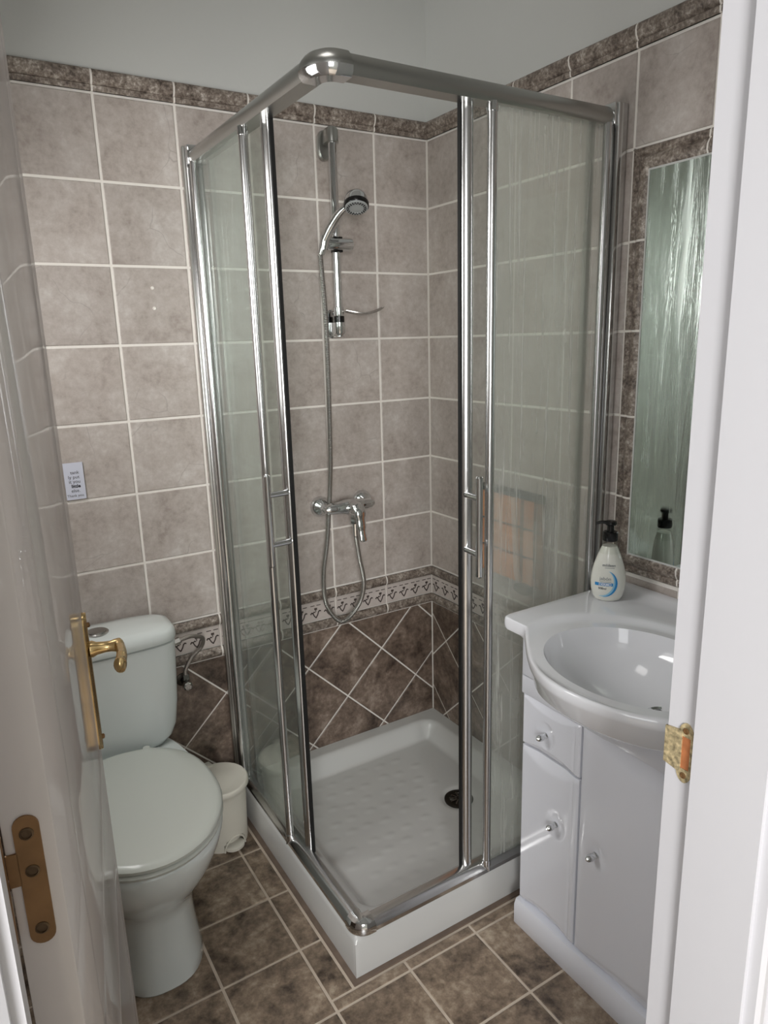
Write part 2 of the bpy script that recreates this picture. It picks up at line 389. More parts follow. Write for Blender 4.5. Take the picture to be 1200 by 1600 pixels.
def strip(name, plane, a0, b0, ta, tb, length, prof, mat, parent, m0=0.0, m1=0.0):
    """moulded strip: starts at (a0,b0), runs along ta (2-D unit), profile height along tb; m0/m1 mitre"""
    m = MB(); R = []
    for e in (0, 1):
        ring = []
        for h, d in prof:
            s_ = ((0.0006 if m0 else 0.0026) + h * m0) if e == 0 else (length - (0.0006 if m1 else 0.0026) - h * m1)
            ring.append(plane(a0 + ta[0] * s_ + tb[0] * h, b0 + ta[1] * s_ + tb[1] * h, d))
        R.append(ring)
    c = Vector([sum(p[i] for r in R for p in r) / (2 * len(prof)) for i in range(3)])
    R = [[Vector(p) - c for p in r] for r in R]
    m.loft(R)
    return link(name, m.mesh(name, 35), mat, parent, c)

# ------------------------------------------------------------------ room shell
ZT = 2.081                                  # foot of the top trim
ROWS = [ZT - 0.2 * i for i in range(8)]     # down to 0.681
def wall(name, plane, a0, a1, label):
    m = MB(); P = lambda a, b, d: plane(a, b, d)
    pts = [P(a, b, d) for d in (-0.08, -0.0022) for a, b in ((a0, 0), (a1, 0), (a1, 2.128), (a0, 2.128))]
    m.add(pts, [(0, 1, 2, 3), (4, 5, 6, 7), (0, 1, 5, 4), (1, 2, 6, 5), (2, 3, 7, 6), (3, 0, 4, 7)])
    o = m.build(name, 'grout', None, None); tag(o, label, 'wall', kind='structure')
    m = MB(); pts = [P(a, b, d) for d in (-0.08, 0.002) for a, b in ((a0, 2.128), (a1, 2.128), (a1, ZC), (a0, ZC))]
    m.add(pts, [(0, 1, 2, 3), (4, 5, 6, 7), (0, 1, 5, 4), (1, 2, 6, 5), (2, 3, 7, 6), (3, 0, 4, 7)])
    m.build('plaster', 'plaster', o, None)
    return o
wall_back = wall('wall_back', BACK, XL, 0.08, 'tiled wall behind the toilet and shower with painted top')
wall_right = wall('wall_right', RIGHT, YF, 0.0, 'tiled wall with the framed mirror above the washbasin')
wall_left = wall('wall_left', LEFT, YF, 0.0, 'tiled wall behind the open white door')
TRIM = [(0.0, -0.004), (0.0, 0.004), (0.002, 0.006), (0.012, 0.007), (0.0145, 0.004), (0.017, 0.007), (0.024, 0.0115), (0.034, 0.0135), (0.043, 0.012), (0.0475, 0.008), (0.0475, -0.004)]
LIST = [(0.0, -0.004), (0.0, 0.002), (0.004, 0.006), (0.012, 0.009), (0.020, 0.009), (0.028, 0.006), (0.032, 0.002), (0.032, -0.004)]
def relief(parent, a0, a1, plane, zc):
    """scrolled motifs and a broken line printed in relief on one border tile"""
    m = MB(); L_ = a1 - a0
    def rib(pts, wd, d0=0.0003, d1=0.0013):
        for (p, q) in zip(pts[:-1], pts[1:]):
            p_, q_ = Vector(p), Vector(q); t = (q_ - p_)
            if t.length < 1e-5: continue
            t.normalize(); nn = Vector((-t.y, t.x)) * wd / 2; p_ = p_ - t * wd * .2; q_ = q_ + t * wd * .2
            c = [p_ - nn, q_ - nn, q_ + nn, p_ + nn]
            v = [plane(x.x, x.y, d0) for x in c] + [plane(x.x, x.y, d1) for x in c]
            m.add(v, [(4, 5, 6, 7), (0, 1, 5, 4), (1, 2, 6, 5), (2, 3, 7, 6), (3, 0, 4, 7)])
    k = 4; st = L_ / k
    for i in range(k):
        c = a0 + st * (i + 0.5)
        if L_ < 0.1 and i > 1: break
        rib([(c - .019, zc - .004), (c - .015, zc + .001), (c - .011, zc - .002), (c - .006, zc - .012), (c, zc - .019), (c + .006, zc - .010), (c + .010, zc + .001), (c + .014, zc + .004), (c + .018, zc + .002)], .0036)
        rib([(c - .010, zc - .001), (c - .006, zc + .003), (c - .003, zc + .0)], .003)
        rib([(c - .0035, zc + .012), (c + .0035, zc + .012)], .007)
        rib([(c, zc + .008), (c, zc + .002)], .0025)
        rib([(c - .018, zc + .024), (c - .004, zc + .024)], .0022); rib([(c + .004, zc + .024), (c + .018, zc + .024)], .0022)
    o = m.mesh('relief_pattern', 30)
    return o
def tile_wall(wobj, plane, joints, diag_even0, amin, amax, skip=None, ornament=True):
    for a, b in zip(joints[:-1], joints[1:]):
        a_, b_ = max(min(a, b), amin), min(max(a, b), amax)
        if b_ - a_ < 0.012: continue
        for r in range(7):
            z1, z0 = ROWS[r], ROWS[r + 1]
            q = skip(a_, b_, z0, z1) if skip else [rect(a_, b_, z0, z1)]
            for p in q: tile('tile', p, plane, 'beige_tile', wobj)
        strip('trim_tile', plane, a_, ZT + 0.0025, (1, 0), (0, 1), b_ - a_, TRIM, 'trim_stone', wobj)
        strip('border_strip', plane, a_, 0.646, (1, 0), (0, 1), b_ - a_, LIST, 'trim_stone', wobj)
        strip('border_strip', plane, a_, 0.5435, (1, 0), (0, 1), b_ - a_, LIST, 'trim_stone', wobj)
        t = tile('border_tile', rect(a_, b_, 0.577, 0.645), plane, 'border_tile', wobj, gap=0.003)
        if ornament and t:
            me = relief(t, a_, b_, plane, 0.608); o = link('relief_pattern', me, 'border_ink', t)
            o.matrix_parent_inverse = Matrix.Translation(-t.location)
    for z, pf in ((ZT + 0.0025, TRIM), (0.646, LIST), (0.5435, LIST)):
        strip('grout_line', plane, amin + 0.002, z, (1, 0), (0, 1), amax - amin - 0.003, [(h, d - 0.0012 if d > 0 else d) for h, d in pf], 'grout', wobj)
    D = 0.286; lo, hi = amin, amax
    n0 = int((lo - diag_even0) / D) - 2; n1 = int((hi - diag_even0) / D) + 2
    for row in range(-1, 5):                                   # diamond centres
        for k in range(n0, n1 + 1):
            for off in (0, 1):
                cx = diag_even0 + k * D + off * D / 2; cz = 0.557 - 0.143 - row * D + off * 0.143
                poly = [(cx - D / 2, cz), (cx, cz - D / 2), (cx + D / 2, cz), (cx, cz + D / 2)]
                poly = clip(poly, 1, 0, hi); poly = clip(poly, -1, 0, -lo) if len(poly) > 2 else []
                poly = clip(poly, 0, 1, 0.5420) if len(poly) > 2 else []
                poly = clip(poly, 0, -1, 0.0) if len(poly) > 2 else []
                if len(poly) > 2: tile('diagonal_tile', poly, plane, 'dark_tile', wobj, gap=0.005)
JB = [0.0] + [-0.1954 - 0.2 * k for k in range(9)]
tile_wall(wall_back, BACK, JB, -0.077, XL, 0.0)
JR = [0.0, -0.2136] + [-0.4135 - 0.1976 * k for k in range(7)]
MY0, MY1, MZ0, MZ1 = -0.811, -1.505, 0.887, 1.881      # outer edge of the mirror frame
def mskip(a, b, z0, z1):
    if b > MY0 + 0.01 or a < MY1 - 0.15 or z0 > MZ1 - 0.01 or z1 < MZ0: return [rect(a, b, z0, z1)]
    out = []
    if z1 > MZ1 + 0.01: out.append(rect(a, b, MZ1, z1))
    if z0 < MZ0 - 0.01: out.append(rect(a, b, z0, MZ0))
    return out
tile_wall(wall_right, RIGHT, JR, -0.225, YF + 0.002, 0.0, mskip, True)
tile_wall(wall_left, LEFT, [0.0] + [-0.2 * k for k in range(1, 9)], -0.1, YF + 0.002, 0.0, None, False)

# window added for side light in the left wall, hidden by the open door
win = thing('added_window_1', 'white framed frosted window added behind the door for side light', 'window', (XL + 0.006, -0.60, 1.25), 0, 'structure')
m = MB()
m.box((0, -0.33, -0.03), (0.026, -0.28, 0.77), 0.003); m.box((0, 0.28, -0.03), (0.026, 0.33, 0.77), 0.003); m.box((0, -0.28, -0.03), (0.026, 0.28, 0.02), 0.003); m.box((0, -0.28, 0.72), (0.026, 0.28, 0.77), 0.003)
m.build('window_frame', 'white_paint', win)
m = MB(); m.box((0.002, -0.28, 0.02), (0.008, 0.28, 0.72)); m.build('pane', 'glowing_pane', win, None)

# moulded stone strips round the mirror
FR = [(0.0, -0.004), (0.0, 0.004), (0.003, 0.007), (0.015, 0.0085), (0.018, 0.0055), (0.021, 0.009), (0.030, 0.014), (0.042, 0.015), (0.049, 0.011), (0.052, 0.004), (0.052, -0.004)]
FRG = [(h, d - 0.0012 if d > 0 else d) for h, d in FR]
for yy, sg in ((MY0 - 0.003, -1), (MY1 + 0.003, 1)): strip('grout_line', RIGHT, yy, MZ0, (0, 1), (sg, 0), MZ1 - MZ0, FRG, 'grout', wall_right, 1, 1)
for zz, sg in ((MZ1 - 0.003, -1), (MZ0 + 0.003, 1)): strip('grout_line', RIGHT, MY0, zz, (-1, 0), (0, sg), MY0 - MY1, FRG, 'grout', wall_right, 1, 1)
zs = [MZ0, 1.081, 1.281, 1.481, 1.681, MZ1]
for i in range(5):
    strip('mirror_frame_tile', RIGHT, MY0 - 0.003, zs[i], (0, 1), (-1, 0), zs[i + 1] - zs[i], FR, 'trim_stone', wall_right, 1 if i == 0 else 0, 1 if i == 4 else 0)
    strip('mirror_frame_tile', RIGHT, MY1 + 0.003, zs[i], (0, 1), (1, 0), zs[i + 1] - zs[i], FR, 'trim_stone', wall_right, 1 if i == 0 else 0, 1 if i == 4 else 0)
ys = [MY0, -1.006, -1.204, -1.401, MY1]
for i in range(4):
    for z, up in ((MZ1 - 0.003, -1), (MZ0 + 0.003, 1)):
        strip('mirror_frame_tile', RIGHT, ys[i], z, (-1, 0), (0, up), ys[i] - ys[i + 1], FR, 'trim_stone', wall_right, 1 if i == 0 else 0, 1 if i == 3 else 0)

# floor
m = MB(); m.box((-2.9, -3.7, -0.1), (0.9, 0.08, -0.0022)); floor = m.build('floor', 'floor_grout', None, None)
tag(floor, 'mottled brown square-tiled floor with pale grout', 'floor', kind='structure')
fx0, fy0 = -0.857, -0.621
for i in range(-4, 5):
    for j in range(-4, 11):
        a0, b1 = fx0 + 0.2 * i, fy0 - 0.2 * j + 0.2
        p = rect(max(a0, XL), min(a0 + 0.2, 0.0), max(b1 - 0.2, -2.0), min(b1, 0.0))
        if p[1][0] - p[0][0] < 0.015 or p[2][1] - p[1][1] < 0.015: continue
        if p[0][0] > -0.70 and p[0][1] > -0.70: continue           # under the tray
        if p[1][0] > -0.797 and p[2][1] > -0.790:                  # cut round the tray foot
            if p[0][1] < -0.790: tile('floor_tile', rect(p[0][0], p[1][0], p[0][1], -0.790), FLOOR, 'floor_tile', floor, gap=0.007)
            if p[0][0] < -0.797: tile('floor_tile', rect(p[0][0], -0.797, max(-0.790, p[0][1]), p[2][1]), FLOOR, 'floor_tile', floor, gap=0.007)
            continue
        tile('floor_tile', p, FLOOR, 'floor_tile', floor, gap=0.007)
m = MB()
m.box((-0.793, -0.786, -0.004), (-0.0015, -0.772, 0.003)); m.box((-0.793, -0.772, -0.004), (-0.779, -0.0, 0.003))
m.build('edge_strip', 'brown_strip', floor, None)
# hall floor and ceiling
m = MB(); m.box((-2.9, -3.7, ZC), (0.9, 0.08, ZC + 0.1)); tag(m.build('ceiling', 'plaster', None, None), 'plain white ceiling over bathroom and hall', 'ceiling', kind='structure')
lamp = thing('fill_ceiling_lamp', 'round white ceiling lamp added as unseen fill over the bathroom', 'lamp', (-0.95, -0.95, 2.43))  # made-up fixture that goes with the overhead fill
m = MB(); m.lathe([(0.17, 0.02), (0.17, 0.068), (0.05, 0.069)], 40); m.build('base', 'white_paint', lamp, 40)
m = MB(); m.lathe([(0.155, 0.0), (0.165, 0.004), (0.165, 0.0195), (0.05, 0.0198)], 40); m.build('diffuser', 'white_paint', lamp, 40)
XJR, XJL = -0.78, -1.432                      # jamb faces (rebate) right / left
DH = 2.06                                     # opening height
m = MB()
m.box((XJR + 0.03, YF2, 0), (0.9, YF, ZC)); m.box((-2.9, YF2, 0), (XJL - 0.03, YF, ZC)); m.box((XJL - 0.03, YF2, DH + 0.03), (XJR + 0.03, YF, ZC))
tag(m.build('wall_front', 'plaster', None, None), 'plastered wall with the doorway', 'wall', kind='structure')
# hall walls with window openings
m = MB()
m.box((-2.9, -3.7, 0), (-2.8, YF2, 0.85)); m.box((-2.9, -3.7, 2.2), (-2.8, YF2, ZC)); m.box((-2.9, -3.7, 0.85), (-2.8, -3.1, 2.2)); m.box((-2.9, -2.0, 0.85), (-2.8, YF2, 2.2))
tag(m.build('wall_hall_left', 'plaster', None, None), 'white hall wall with a window opening', 'wall', kind='structure')
m = MB()
m.box((-2.9, -3.7, 0), (0.9, -3.6, 0.95)); m.box((-2.9, -3.7, 2.35), (0.9, -3.6, ZC)); m.box((-2.9, -3.7, 0.95), (-2.6, -3.6, 2.35)); m.box((-1.6, -3.7, 0.95), (0.9, -3.6, 2.35))
tag(m.build('wall_hall_back', 'plaster', None, None), 'white hall wall with a wide window opening', 'wall', kind='structure')
m = MB(); m.box((0.8, -3.7, 0), (0.9, YF2, ZC)); tag(m.build('wall_hall_right', 'plaster', None, None), 'plain white hall wall', 'wall', kind='structure')

# ------------------------------------------------------------------ door frame
def prism(m, poly, z0, z1):
    m.loft([[(x, y, z0) for x, y in poly], [(x, y, z1) for x, y in poly]])
YS = -1.588                                   # door stop starts here
m = MB()
prism(m, [(XJR, YF + 0.004), (XJR, YS), (XJR - 0.010, YS - 0.002), (XJR - 0.010, YF2 - 0.004), (XJR + 0.03, YF2 - 0.004), (XJR + 0.03, YF + 0.004)], 0, DH)
jr = m.build('trim_1', 'white_paint', None, 30); tag(jr, 'white painted door jamb with the worn strike plate', 'door jamb', kind='structure')
m = MB()
prism(m, [(XJL, YF + 0.004), (XJL - 0.03, YF + 0.004), (XJL - 0.03, YF2 - 0.004), (XJL + 0.010, YF2 - 0.004), (XJL + 0.010, YS - 0.002), (XJL, YS)], 0, DH)
jl = m.build('trim_2', 'white_paint', None, 30); tag(jl, 'white painted door jamb on the hinge side', 'door jamb', kind='structure')
m = MB(); m.box((XJL - 0.03, YF2 - 0.004, DH), (XJR + 0.03, YF + 0.004, DH + 0.03), 0.002)
tag(m.build('trim_3', 'white_paint', None, 30), 'white painted head of the door frame', 'door frame', kind='structure')
def casing(name, x0, sgn, label):
    m = MB(); pr_ = [(0.0, 0.0), (0.0, 0.012), (0.004, 0.016), (0.011, 0.016), (0.015, 0.009), (0.021, 0.009), (0.026, 0.017), (0.05, 0.019), (0.062, 0.014), (0.07, 0.006), (0.07, 0.0)]
    prism(m, [(x0 + sgn * a, YF2 - 0.004 - b) for a, b in pr_], 0, DH + 0.06)
    tag(m.build(name, 'white_paint', None, 25), label, 'architrave', kind='structure')
casing('trim_4', XJR - 0.004, 1, 'moulded white architrave at the strike side of the doorway')
casing('trim_5', XJL + 0.004, -1, 'moulded white architrave at the hinge side of the doorway')
# strike plate on the right jamb
m = MB(); z0, z1 = 0.994, 1.066; ya, yb = YF - 0.006, YS + 0.003
yc_ = yb + 0.0095; zm = (z0 + z1) / 2
def pl_add(ring_yz, x0=XJR + 0.0005, x1=XJR - 0.0016):
    m.loft([[(x0, y, z) for y, z in ring_yz], [(x1, y, z) for y, z in ring_yz]])
pl_add([(yc_ + 0.0095 * cos(pi * k / 10), z1 - 0.0165 + 0.0165 * sin(pi * k / 10)) for k in range(11)])
pl_add([(yc_ - 0.0095 * cos(pi * k / 10), z0 + 0.0165 - 0.0165 * sin(pi * k / 10)) for k in range(11)])
pl_add([(yc_ - 0.0095, z0 + 0.016), (yc_ - 0.0060, z0 + 0.016), (yc_ - 0.0060, z1 - 0.016), (yc_ - 0.0095, z1 - 0.016)])
pl_add([(yc_ + 0.0045, z0 + 0.011), (YF + 0.006, z0 + 0.015), (YF + 0.006, z1 - 0.013), (yc_ + 0.0045, z1 - 0.010)], XJR + 0.0003, XJR - 0.0021)
sp = m.build('strike_plate', 'worn_brass', jr, 30); sp['label'] = 'worn brass strike plate flecked with white paint'
m = MB(); m.box((XJR - 0.0006, yc_ - 0.0072, z0 + 0.008), (XJR + 0.0002, yc_ + 0.0080, z1 - 0.008)); o = m.build('latch_hole', 'raw_wood', sp, None); o['label'] = 'bare wood showing in the latch hole'
for zz in (z1 - 0.009, z0 + 0.009):
    m = MB(); m.lathe([(0.0036, 0), (0.0036, 0.0012), (0.0024, 0.0016), (0.0022, 0.0008)], 12, Matrix.Translation((XJR - 0.0012, yc_, zz)) @ Matrix.Rotation(-pi / 2, 4, 'Y')); m.build('screw', 'bronze', sp, 30)

# ------------------------------------------------------------------ door leaf
A = Vector((-1.390, -1.500, 0)); Bq = Vector((-1.2766, -0.860, 0)); tdir = (Bq - A).normalized(); DW = (Bq - A).length
door = None
m = MB(); m.box((0, 0, 0.012), (DW, 0.033, DH - 0.004), 0.0015)         # local x along the leaf, y into the thickness
door = m.build('door_1', 'door_paint', None, 30, (A.x, A.y, 0)); door.rotation_euler = (0, 0, math.atan2(tdir.y, tdir.x))
tag(door, 'glossy white panelled door standing open on the left', 'door', kind='structure')
def panel(s0, s1, z0, z1):
    m = MB(); W_ = 0.014; H = 0.0007
    prof = [(0, 0), (0.0015, H * 0.7), (0.005, H), (0.009, H * 0.7), (W_, 0)]
    R = []
    for h, d in prof:
        R.append([(s0 + h, -d, z0 + h), (s1 - h, -d, z0 + h), (s1 - h, -d, z1 - h), (s0 + h, -d, z1 - h)])
    n = 4; vs_ = [p for r in R for p in r]; fs_ = []
    for i in range(len(R) - 1):
        for j in range(n): fs_.append((i * n + j, i * n + (j + 1) % n, (i + 1) * n + (j + 1) % n, (i + 1) * n + j))
    m.add(vs_, fs_); return m.build('moulding', 'door_paint', door, 50)
panel(0.115, DW - 0.055, 0.83, 1.95); panel(0.115, DW - 0.055, 0.12, 0.66)
# handle plate
HS, HZ0, HZ1, LZ = DW - 0.040, 0.862, 1.090, 1.030
m = MB(); hw = 0.021
def plate_out(w_, e):
    P = []
    for k in range(13): P.append((w_ * cos(pi * k / 12), HZ1 - w_ + w_ * sin(pi * k / 12) + e))
    for k in range(13): P.append((-w_ * cos(pi * k / 12), HZ0 + w_ - w_ * sin(pi * k / 12) - e))
    return P
m.loft([[(HS + x, d, z) for x, z in plate_out(w_, 0)] for w_, d in ((hw - 0.003, 0.0), (hw - 0.003, -0.0022), (hw - 0.006, -0.0034), (hw - 0.009, -0.0038), (hw - 0.011, -0.0056), (hw - 0.014, -0.0062))])
pl = m.build('handle_plate', 'brass', door, 35); pl['label'] = 'long brass handle plate'
for zz in (HZ0 + 0.02, HZ1 - 0.02):
    m = MB(); m.lathe([(0.004, 0), (0.004, 0.003), (0.002, 0.0042)], 12, Matrix.Translation((HS, -0.0060, zz)) @ Matrix.Rotation(pi / 2, 4, 'X')); m.build('screw', 'bronze', pl, 30)
m = MB()
m.lathe([(0.013, 0), (0.013, 0.004), (0.010, 0.010), (0.0085, 0.022), (0.0085, 0.030), (0.010, 0.036), (0.0105, 0.044), (0.006, 0.048)], 20, Matrix.Translation((HS, -0.0055, LZ)) @ Matrix.Rotation(pi / 2, 4, 'X'))
m.tube(spline([(HS + 0.004, -0.046, LZ), (HS - 0.015, -0.049, LZ), (HS - 0.040, -0.050, LZ), (HS - 0.062, -0.048, LZ - 0.002), (HS - 0.078, -0.045, LZ - 0.004)], 5),
       [(0.008, 0.010)] * 4 + [(0.0075, 0.0085)] * 7 + [(0.008, 0.010)] * 5 + [(0.009, 0.013)] * 3 + [(0.007, 0.010), (0.003, 0.005)], 14)
lv = m.build('lever', 'brass', door, 35); lv['label'] = 'curved brass lever handle'
# hinge leaf let into the near edge of the door
m = MB(); hz0, hz1 = 1.061, 1.166; hx = 0.0175
P = []
w_ = 0.0085
for k in range(11): P.append((hx + w_ * cos(pi * k / 10), hz1 - w_ + w_ * sin(pi * k / 10)))
P += [(hx - w_, 1.139), (0.034, 1.139), (0.034, 1.112), (hx - w_, 1.112)]
P = [(hx + w_ * cos(pi * k / 10), hz1 - w_ + w_ * sin(pi * k / 10)) for k in range(11)]       # y grows away from the viewer's right
def mirr(pts): return [(2 * hx - y, z) for y, z in pts]
body = [(hx + w_ * cos(pi * k / 10), hz1 - w_ + w_ * sin(pi * k / 10)) for k in range(11)] + [(hx - w_ * cos(pi * k / 10), hz0 + w_ - w_ * sin(pi * k / 10)) for k in range(11)]
m.loft([[(0.0, y, z) for y, z in body], [(-0.0015, y, z) for y, z in body]])
m.box((-0.0015, hx + w_ - 0.001, 1.112), (0.0, 0.033, 1.138))
hg = m.build('hinge', 'bronze', door, 30); hg['label'] = 'brown bronze hinge leaf with three screws'
for zz, yy in ((1.152, hx), (1.122, hx), (1.074, hx)):
    m = MB(); M_ = Matrix.Translation((-0.0012, yy, zz)) @ Matrix.Rotation(-pi / 2, 4, 'Y')
    m.lathe([(0.0048, 0), (0.0048, 0.0008), (0.0036, 0.0012), (0.0034, 0.0004)], 14, M_); m.build('screw', 'screw_bronze', hg, 30)
m = MB(); m.lathe([(0.006, 0), (0.006, 0.085)], 14, Matrix.Translation((-0.004, 0.039, 1.07))); m.build('hinge_knuckle', 'bronze', door, 30)

# ------------------------------------------------------------------ shower tray
def sdf_rr(x, y, x0, x1, y0, y1, r):
    cx, cy = (x0 + x1) / 2, (y0 + y1) / 2; qx = abs(x - cx) - (x1 - x0) / 2 + r; qy = abs(y - cy) - (y1 - y0) / 2 + r
    return min(max(qx, qy), 0) + sqrt(max(qx, 0) ** 2 + max(qy, 0) ** 2) - r
def sm(t): t = max(0, min(1, t)); return t * t * (3 - 2 * t)
TX, TY, TZ = -0.780, -0.773, 0.112
tray = thing('shower_tray', 'square white ceramic shower tray with raised rim in the corner', 'shower tray', (-0.39, -0.386, 0))
DRX, DRY = -0.205, -0.424
bumps = []
for i in range(7):
    for j in range(9):
        bx = -0.63 + 0.062 * i + (0.031 if j % 2 else 0); by = -0.62 + 0.06 * j; bx += random.uniform(-.010, .010); by += random.uniform(-.010, .010)
        if (bx - DRX) ** 2 + (by - DRY) ** 2 > 0.008: bumps.append((bx, by))
def tray_h(x, y):
    e = sdf_rr(x, y, TX + 0.055, -0.045, TY + 0.055, -0.045, 0.06)
    z = TZ - 0.052 * sm(-e / 0.055) - 0.008 * sm(-e / 0.3)
    if e < -0.05:
        for bx, by in bumps:
            u = (x - bx) / 0.025; v = (y - by) / 0.016; q = u * u + v * v
            if q < 1: z += 0.0014 * (1 - q) ** 2
    eo = sdf_rr(x, y, TX, 0.05, TY, 0.05, 0.012)
    if eo > -0.014: z -= 0.014 - sqrt(max(0, 0.014 ** 2 - (eo + 0.014) ** 2))
    r = sqrt((x - DRX) ** 2 + (y - DRY) ** 2)
    z -= 0.006 * sm((0.062 - r) / 0.02)
    return z
N_ = 150; vs_ = []; fs_ = []
def tcoord(k, lo, hi): return lo + (hi - lo) * k / N_
ox, oy = -0.39, -0.386
for j in range(N_ + 1):
    for i in range(N_ + 1):
        x, y = tcoord(i, TX, -0.0015), tcoord(j, TY, -0.0015); vs_.append((x - ox, y - oy, tray_h(x, y)))
for j in range(N_):
    for i in range(N_):
        a = j * (N_ + 1) + i; fs_.append((a, a + 1, a + N_ + 2, a + N_ + 1))
edge = [i for i in range(N_ + 1)] + [(j + 1) * (N_ + 1) + N_ for j in range(N_)] + [N_ * (N_ + 1) + i for i in range(N_ - 1, -1, -1)] + [j * (N_ + 1) for j in range(N_ - 1, 0, -1)]
b0 = len(vs_)
for e in edge: vs_.append((vs_[e][0], vs_[e][1], 0.0))
for k in range(len(edge)):
    k2 = (k + 1) % len(edge); fs_.append((edge[k2], edge[k], b0 + k, b0 + k2))
m = MB(); m.add(vs_, fs_); m.build('basin', 'tray_ceramic', tray, 50)
m = MB(); zd = tray_h(DRX, DRY)
M_ = Matrix.Translation((DRX - ox, DRY - oy, zd))
m.lathe([(0.046, -0.002), (0.046, 0.003), (0.042, 0.005), (0.030, 0.004), (0.028, 0.001)], 32, M_)
dr = m.build('drain', 'dark_metal', tray, 35); dr['label'] = 'round dark metal drain grate'
for k in range(10):
    a = 2 * pi * k / 10; m = MB(); m.box((0.008, -0.0018, 0), (0.031, 0.0018, 0.0045)); o = m.build('grate_bar', 'steel', dr, None)
    o.location = (DRX - ox, DRY - oy, zd); o.rotation_euler = (0, 0, a)

# ------------------------------------------------------------------ shower enclosure
enc = thing('shower_enclosure', 'corner shower enclosure of aluminium rails and wet glass with both doors slid open', 'shower enclosure', (-0.76, -0.76, TZ))
eo_ = Vector((-0.76, -0.76, TZ))
def part(m, name, mat, parent=None, smooth=35, label=None):
    """geometry is given in room coordinates, parent sits under the enclosure origin"""
    m.v = [tuple(Vector(v) - eo_) for v in m.v]
    o = m.build(name, mat, parent or enc, smooth)
    if label: o['label'] = label
    return o
RZ0, RZ1 = 1.936, 1.979
RP = [(-0.778, RZ0 + 0.004), (-0.775, RZ0), (-0.738, RZ0), (-0.738, RZ1), (-0.756, RZ1 - 0.001), (-0.768, RZ1 - 0.006), (-0.777, RZ1 - 0.016), (-0.781, RZ1 - 0.026)]   # outward profile
def rail_front(x0, x1, P, name, mat):
    m = MB(); m.loft([[(x0, y, z) for y, z in P], [(x1, y, z) for y, z in P]]); return part(m, name, mat)
def rail_side(y0, y1, P, name, mat):
    m = MB(); m.loft([[(x, y0, z) for x, z in P], [(x, y1, z) for x, z in P]]); return part(m, name, mat)
rail_front(-0.725, -0.030, RP, 'top_rail', 'dull_aluminium'); rail_side(-0.725, -0.030, RP, 'top_rail', 'dull_aluminium')
BP = [(-0.776, TZ + 0.0005), (-0.7765, TZ + 0.012), (-0.770, TZ + 0.022), (-0.758, TZ + 0.027), (-0.742, TZ + 0.028), (-0.738, TZ + 0.024), (-0.738, TZ + 0.0005)]
rail_front(-0.738, -0.030, BP, 'bottom_rail', 'aluminium'); rail_side(-0.738, -0.030, BP, 'bottom_rail', 'aluminium')
def corner(P, c, grow, seg=10):
    """quarter sweep of the rail profile round the corner, centre (c,c)"""
    m = MB(); R = []
    for k in range(seg + 1):
        a = pi + (pi / 2) * k / seg
        R.append([(c + (abs(q - c) + grow) * cos(a), c + (abs(q - c) + grow) * sin(a), z + (0.003 if z > P[0][1] else 0.0)) for q, z in P])
    # straight sleeves at both ends
    R = [[(x, y + 0.014, z) for x, y, z in R[0]]] + R + [[(x + 0.014, y, z) for x, y, z in R[-1]]]
    m.loft(R); return m
part(corner(RP, -0.726, 0.002), 'corner_cap', 'dull_aluminium', label='grey upper half of the rail corner cap')
cp = [(-0.779, RZ0 + 0.014), (-0.7835, RZ0 + 0.013), (-0.782, RZ0 + 0.003), (-0.775, RZ0 - 0.005), (-0.745, RZ0 - 0.006), (-0.745, RZ0 + 0.01)]
part(corner(cp, -0.726, 0.002), 'corner_band', 'chrome', label='polished chrome band under the corner cap')
bc = [(-0.7775, TZ + 0.0005), (-0.778, TZ + 0.013), (-0.771, TZ + 0.024), (-0.758, TZ + 0.029), (-0.740, TZ + 0.030), (-0.740, TZ + 0.0005)]
part(corner(bc, -0.738, 0.001), 'corner_cap', 'chrome', label='chrome corner cap of the bottom rail')
# wall channels, end caps
def vbox(x0, x1, y0, y1, z0, z1, name, mat, parent=None, bev=0.003, label=None):
    m = MB(); m.box((x0, y0, z0), (x1, y1, z1), bev); return part(m, name, mat, parent, 35, label)
ZB = TZ + 0.002
vbox(-0.030, -0.001, -0.790, -0.742, ZB, RZ1 + 0.002, 'wall_channel', 'aluminium'); vbox(-0.784, -0.742, -0.022, -0.015, ZB, RZ1 + 0.002, 'wall_channel', 'aluminium')
vbox(-0.790, -0.736, -0.016, -0.001, ZB, RZ1 + 0.002, 'wall_channel', 'dull_aluminium')
for (x, y) in ((-0.046, -0.772), (-0.772, -0.046)):
    m = MB(); m.lathe([(0.010, TZ + 0.026), (0.010, RZ0 + 0.002)], 16, Matrix.Translation((x, y, 0))); part(m, 'frame_post', 'aluminium')
vbox(-0.038, -0.028, -0.784, -0.734, RZ0 - 0.002, RZ1 + 0.002, 'end_cap', 'chrome'); vbox(-0.784, -0.734, -0.038, -0.028, RZ0 - 0.002, RZ1 + 0.002, 'end_cap', 'chrome')
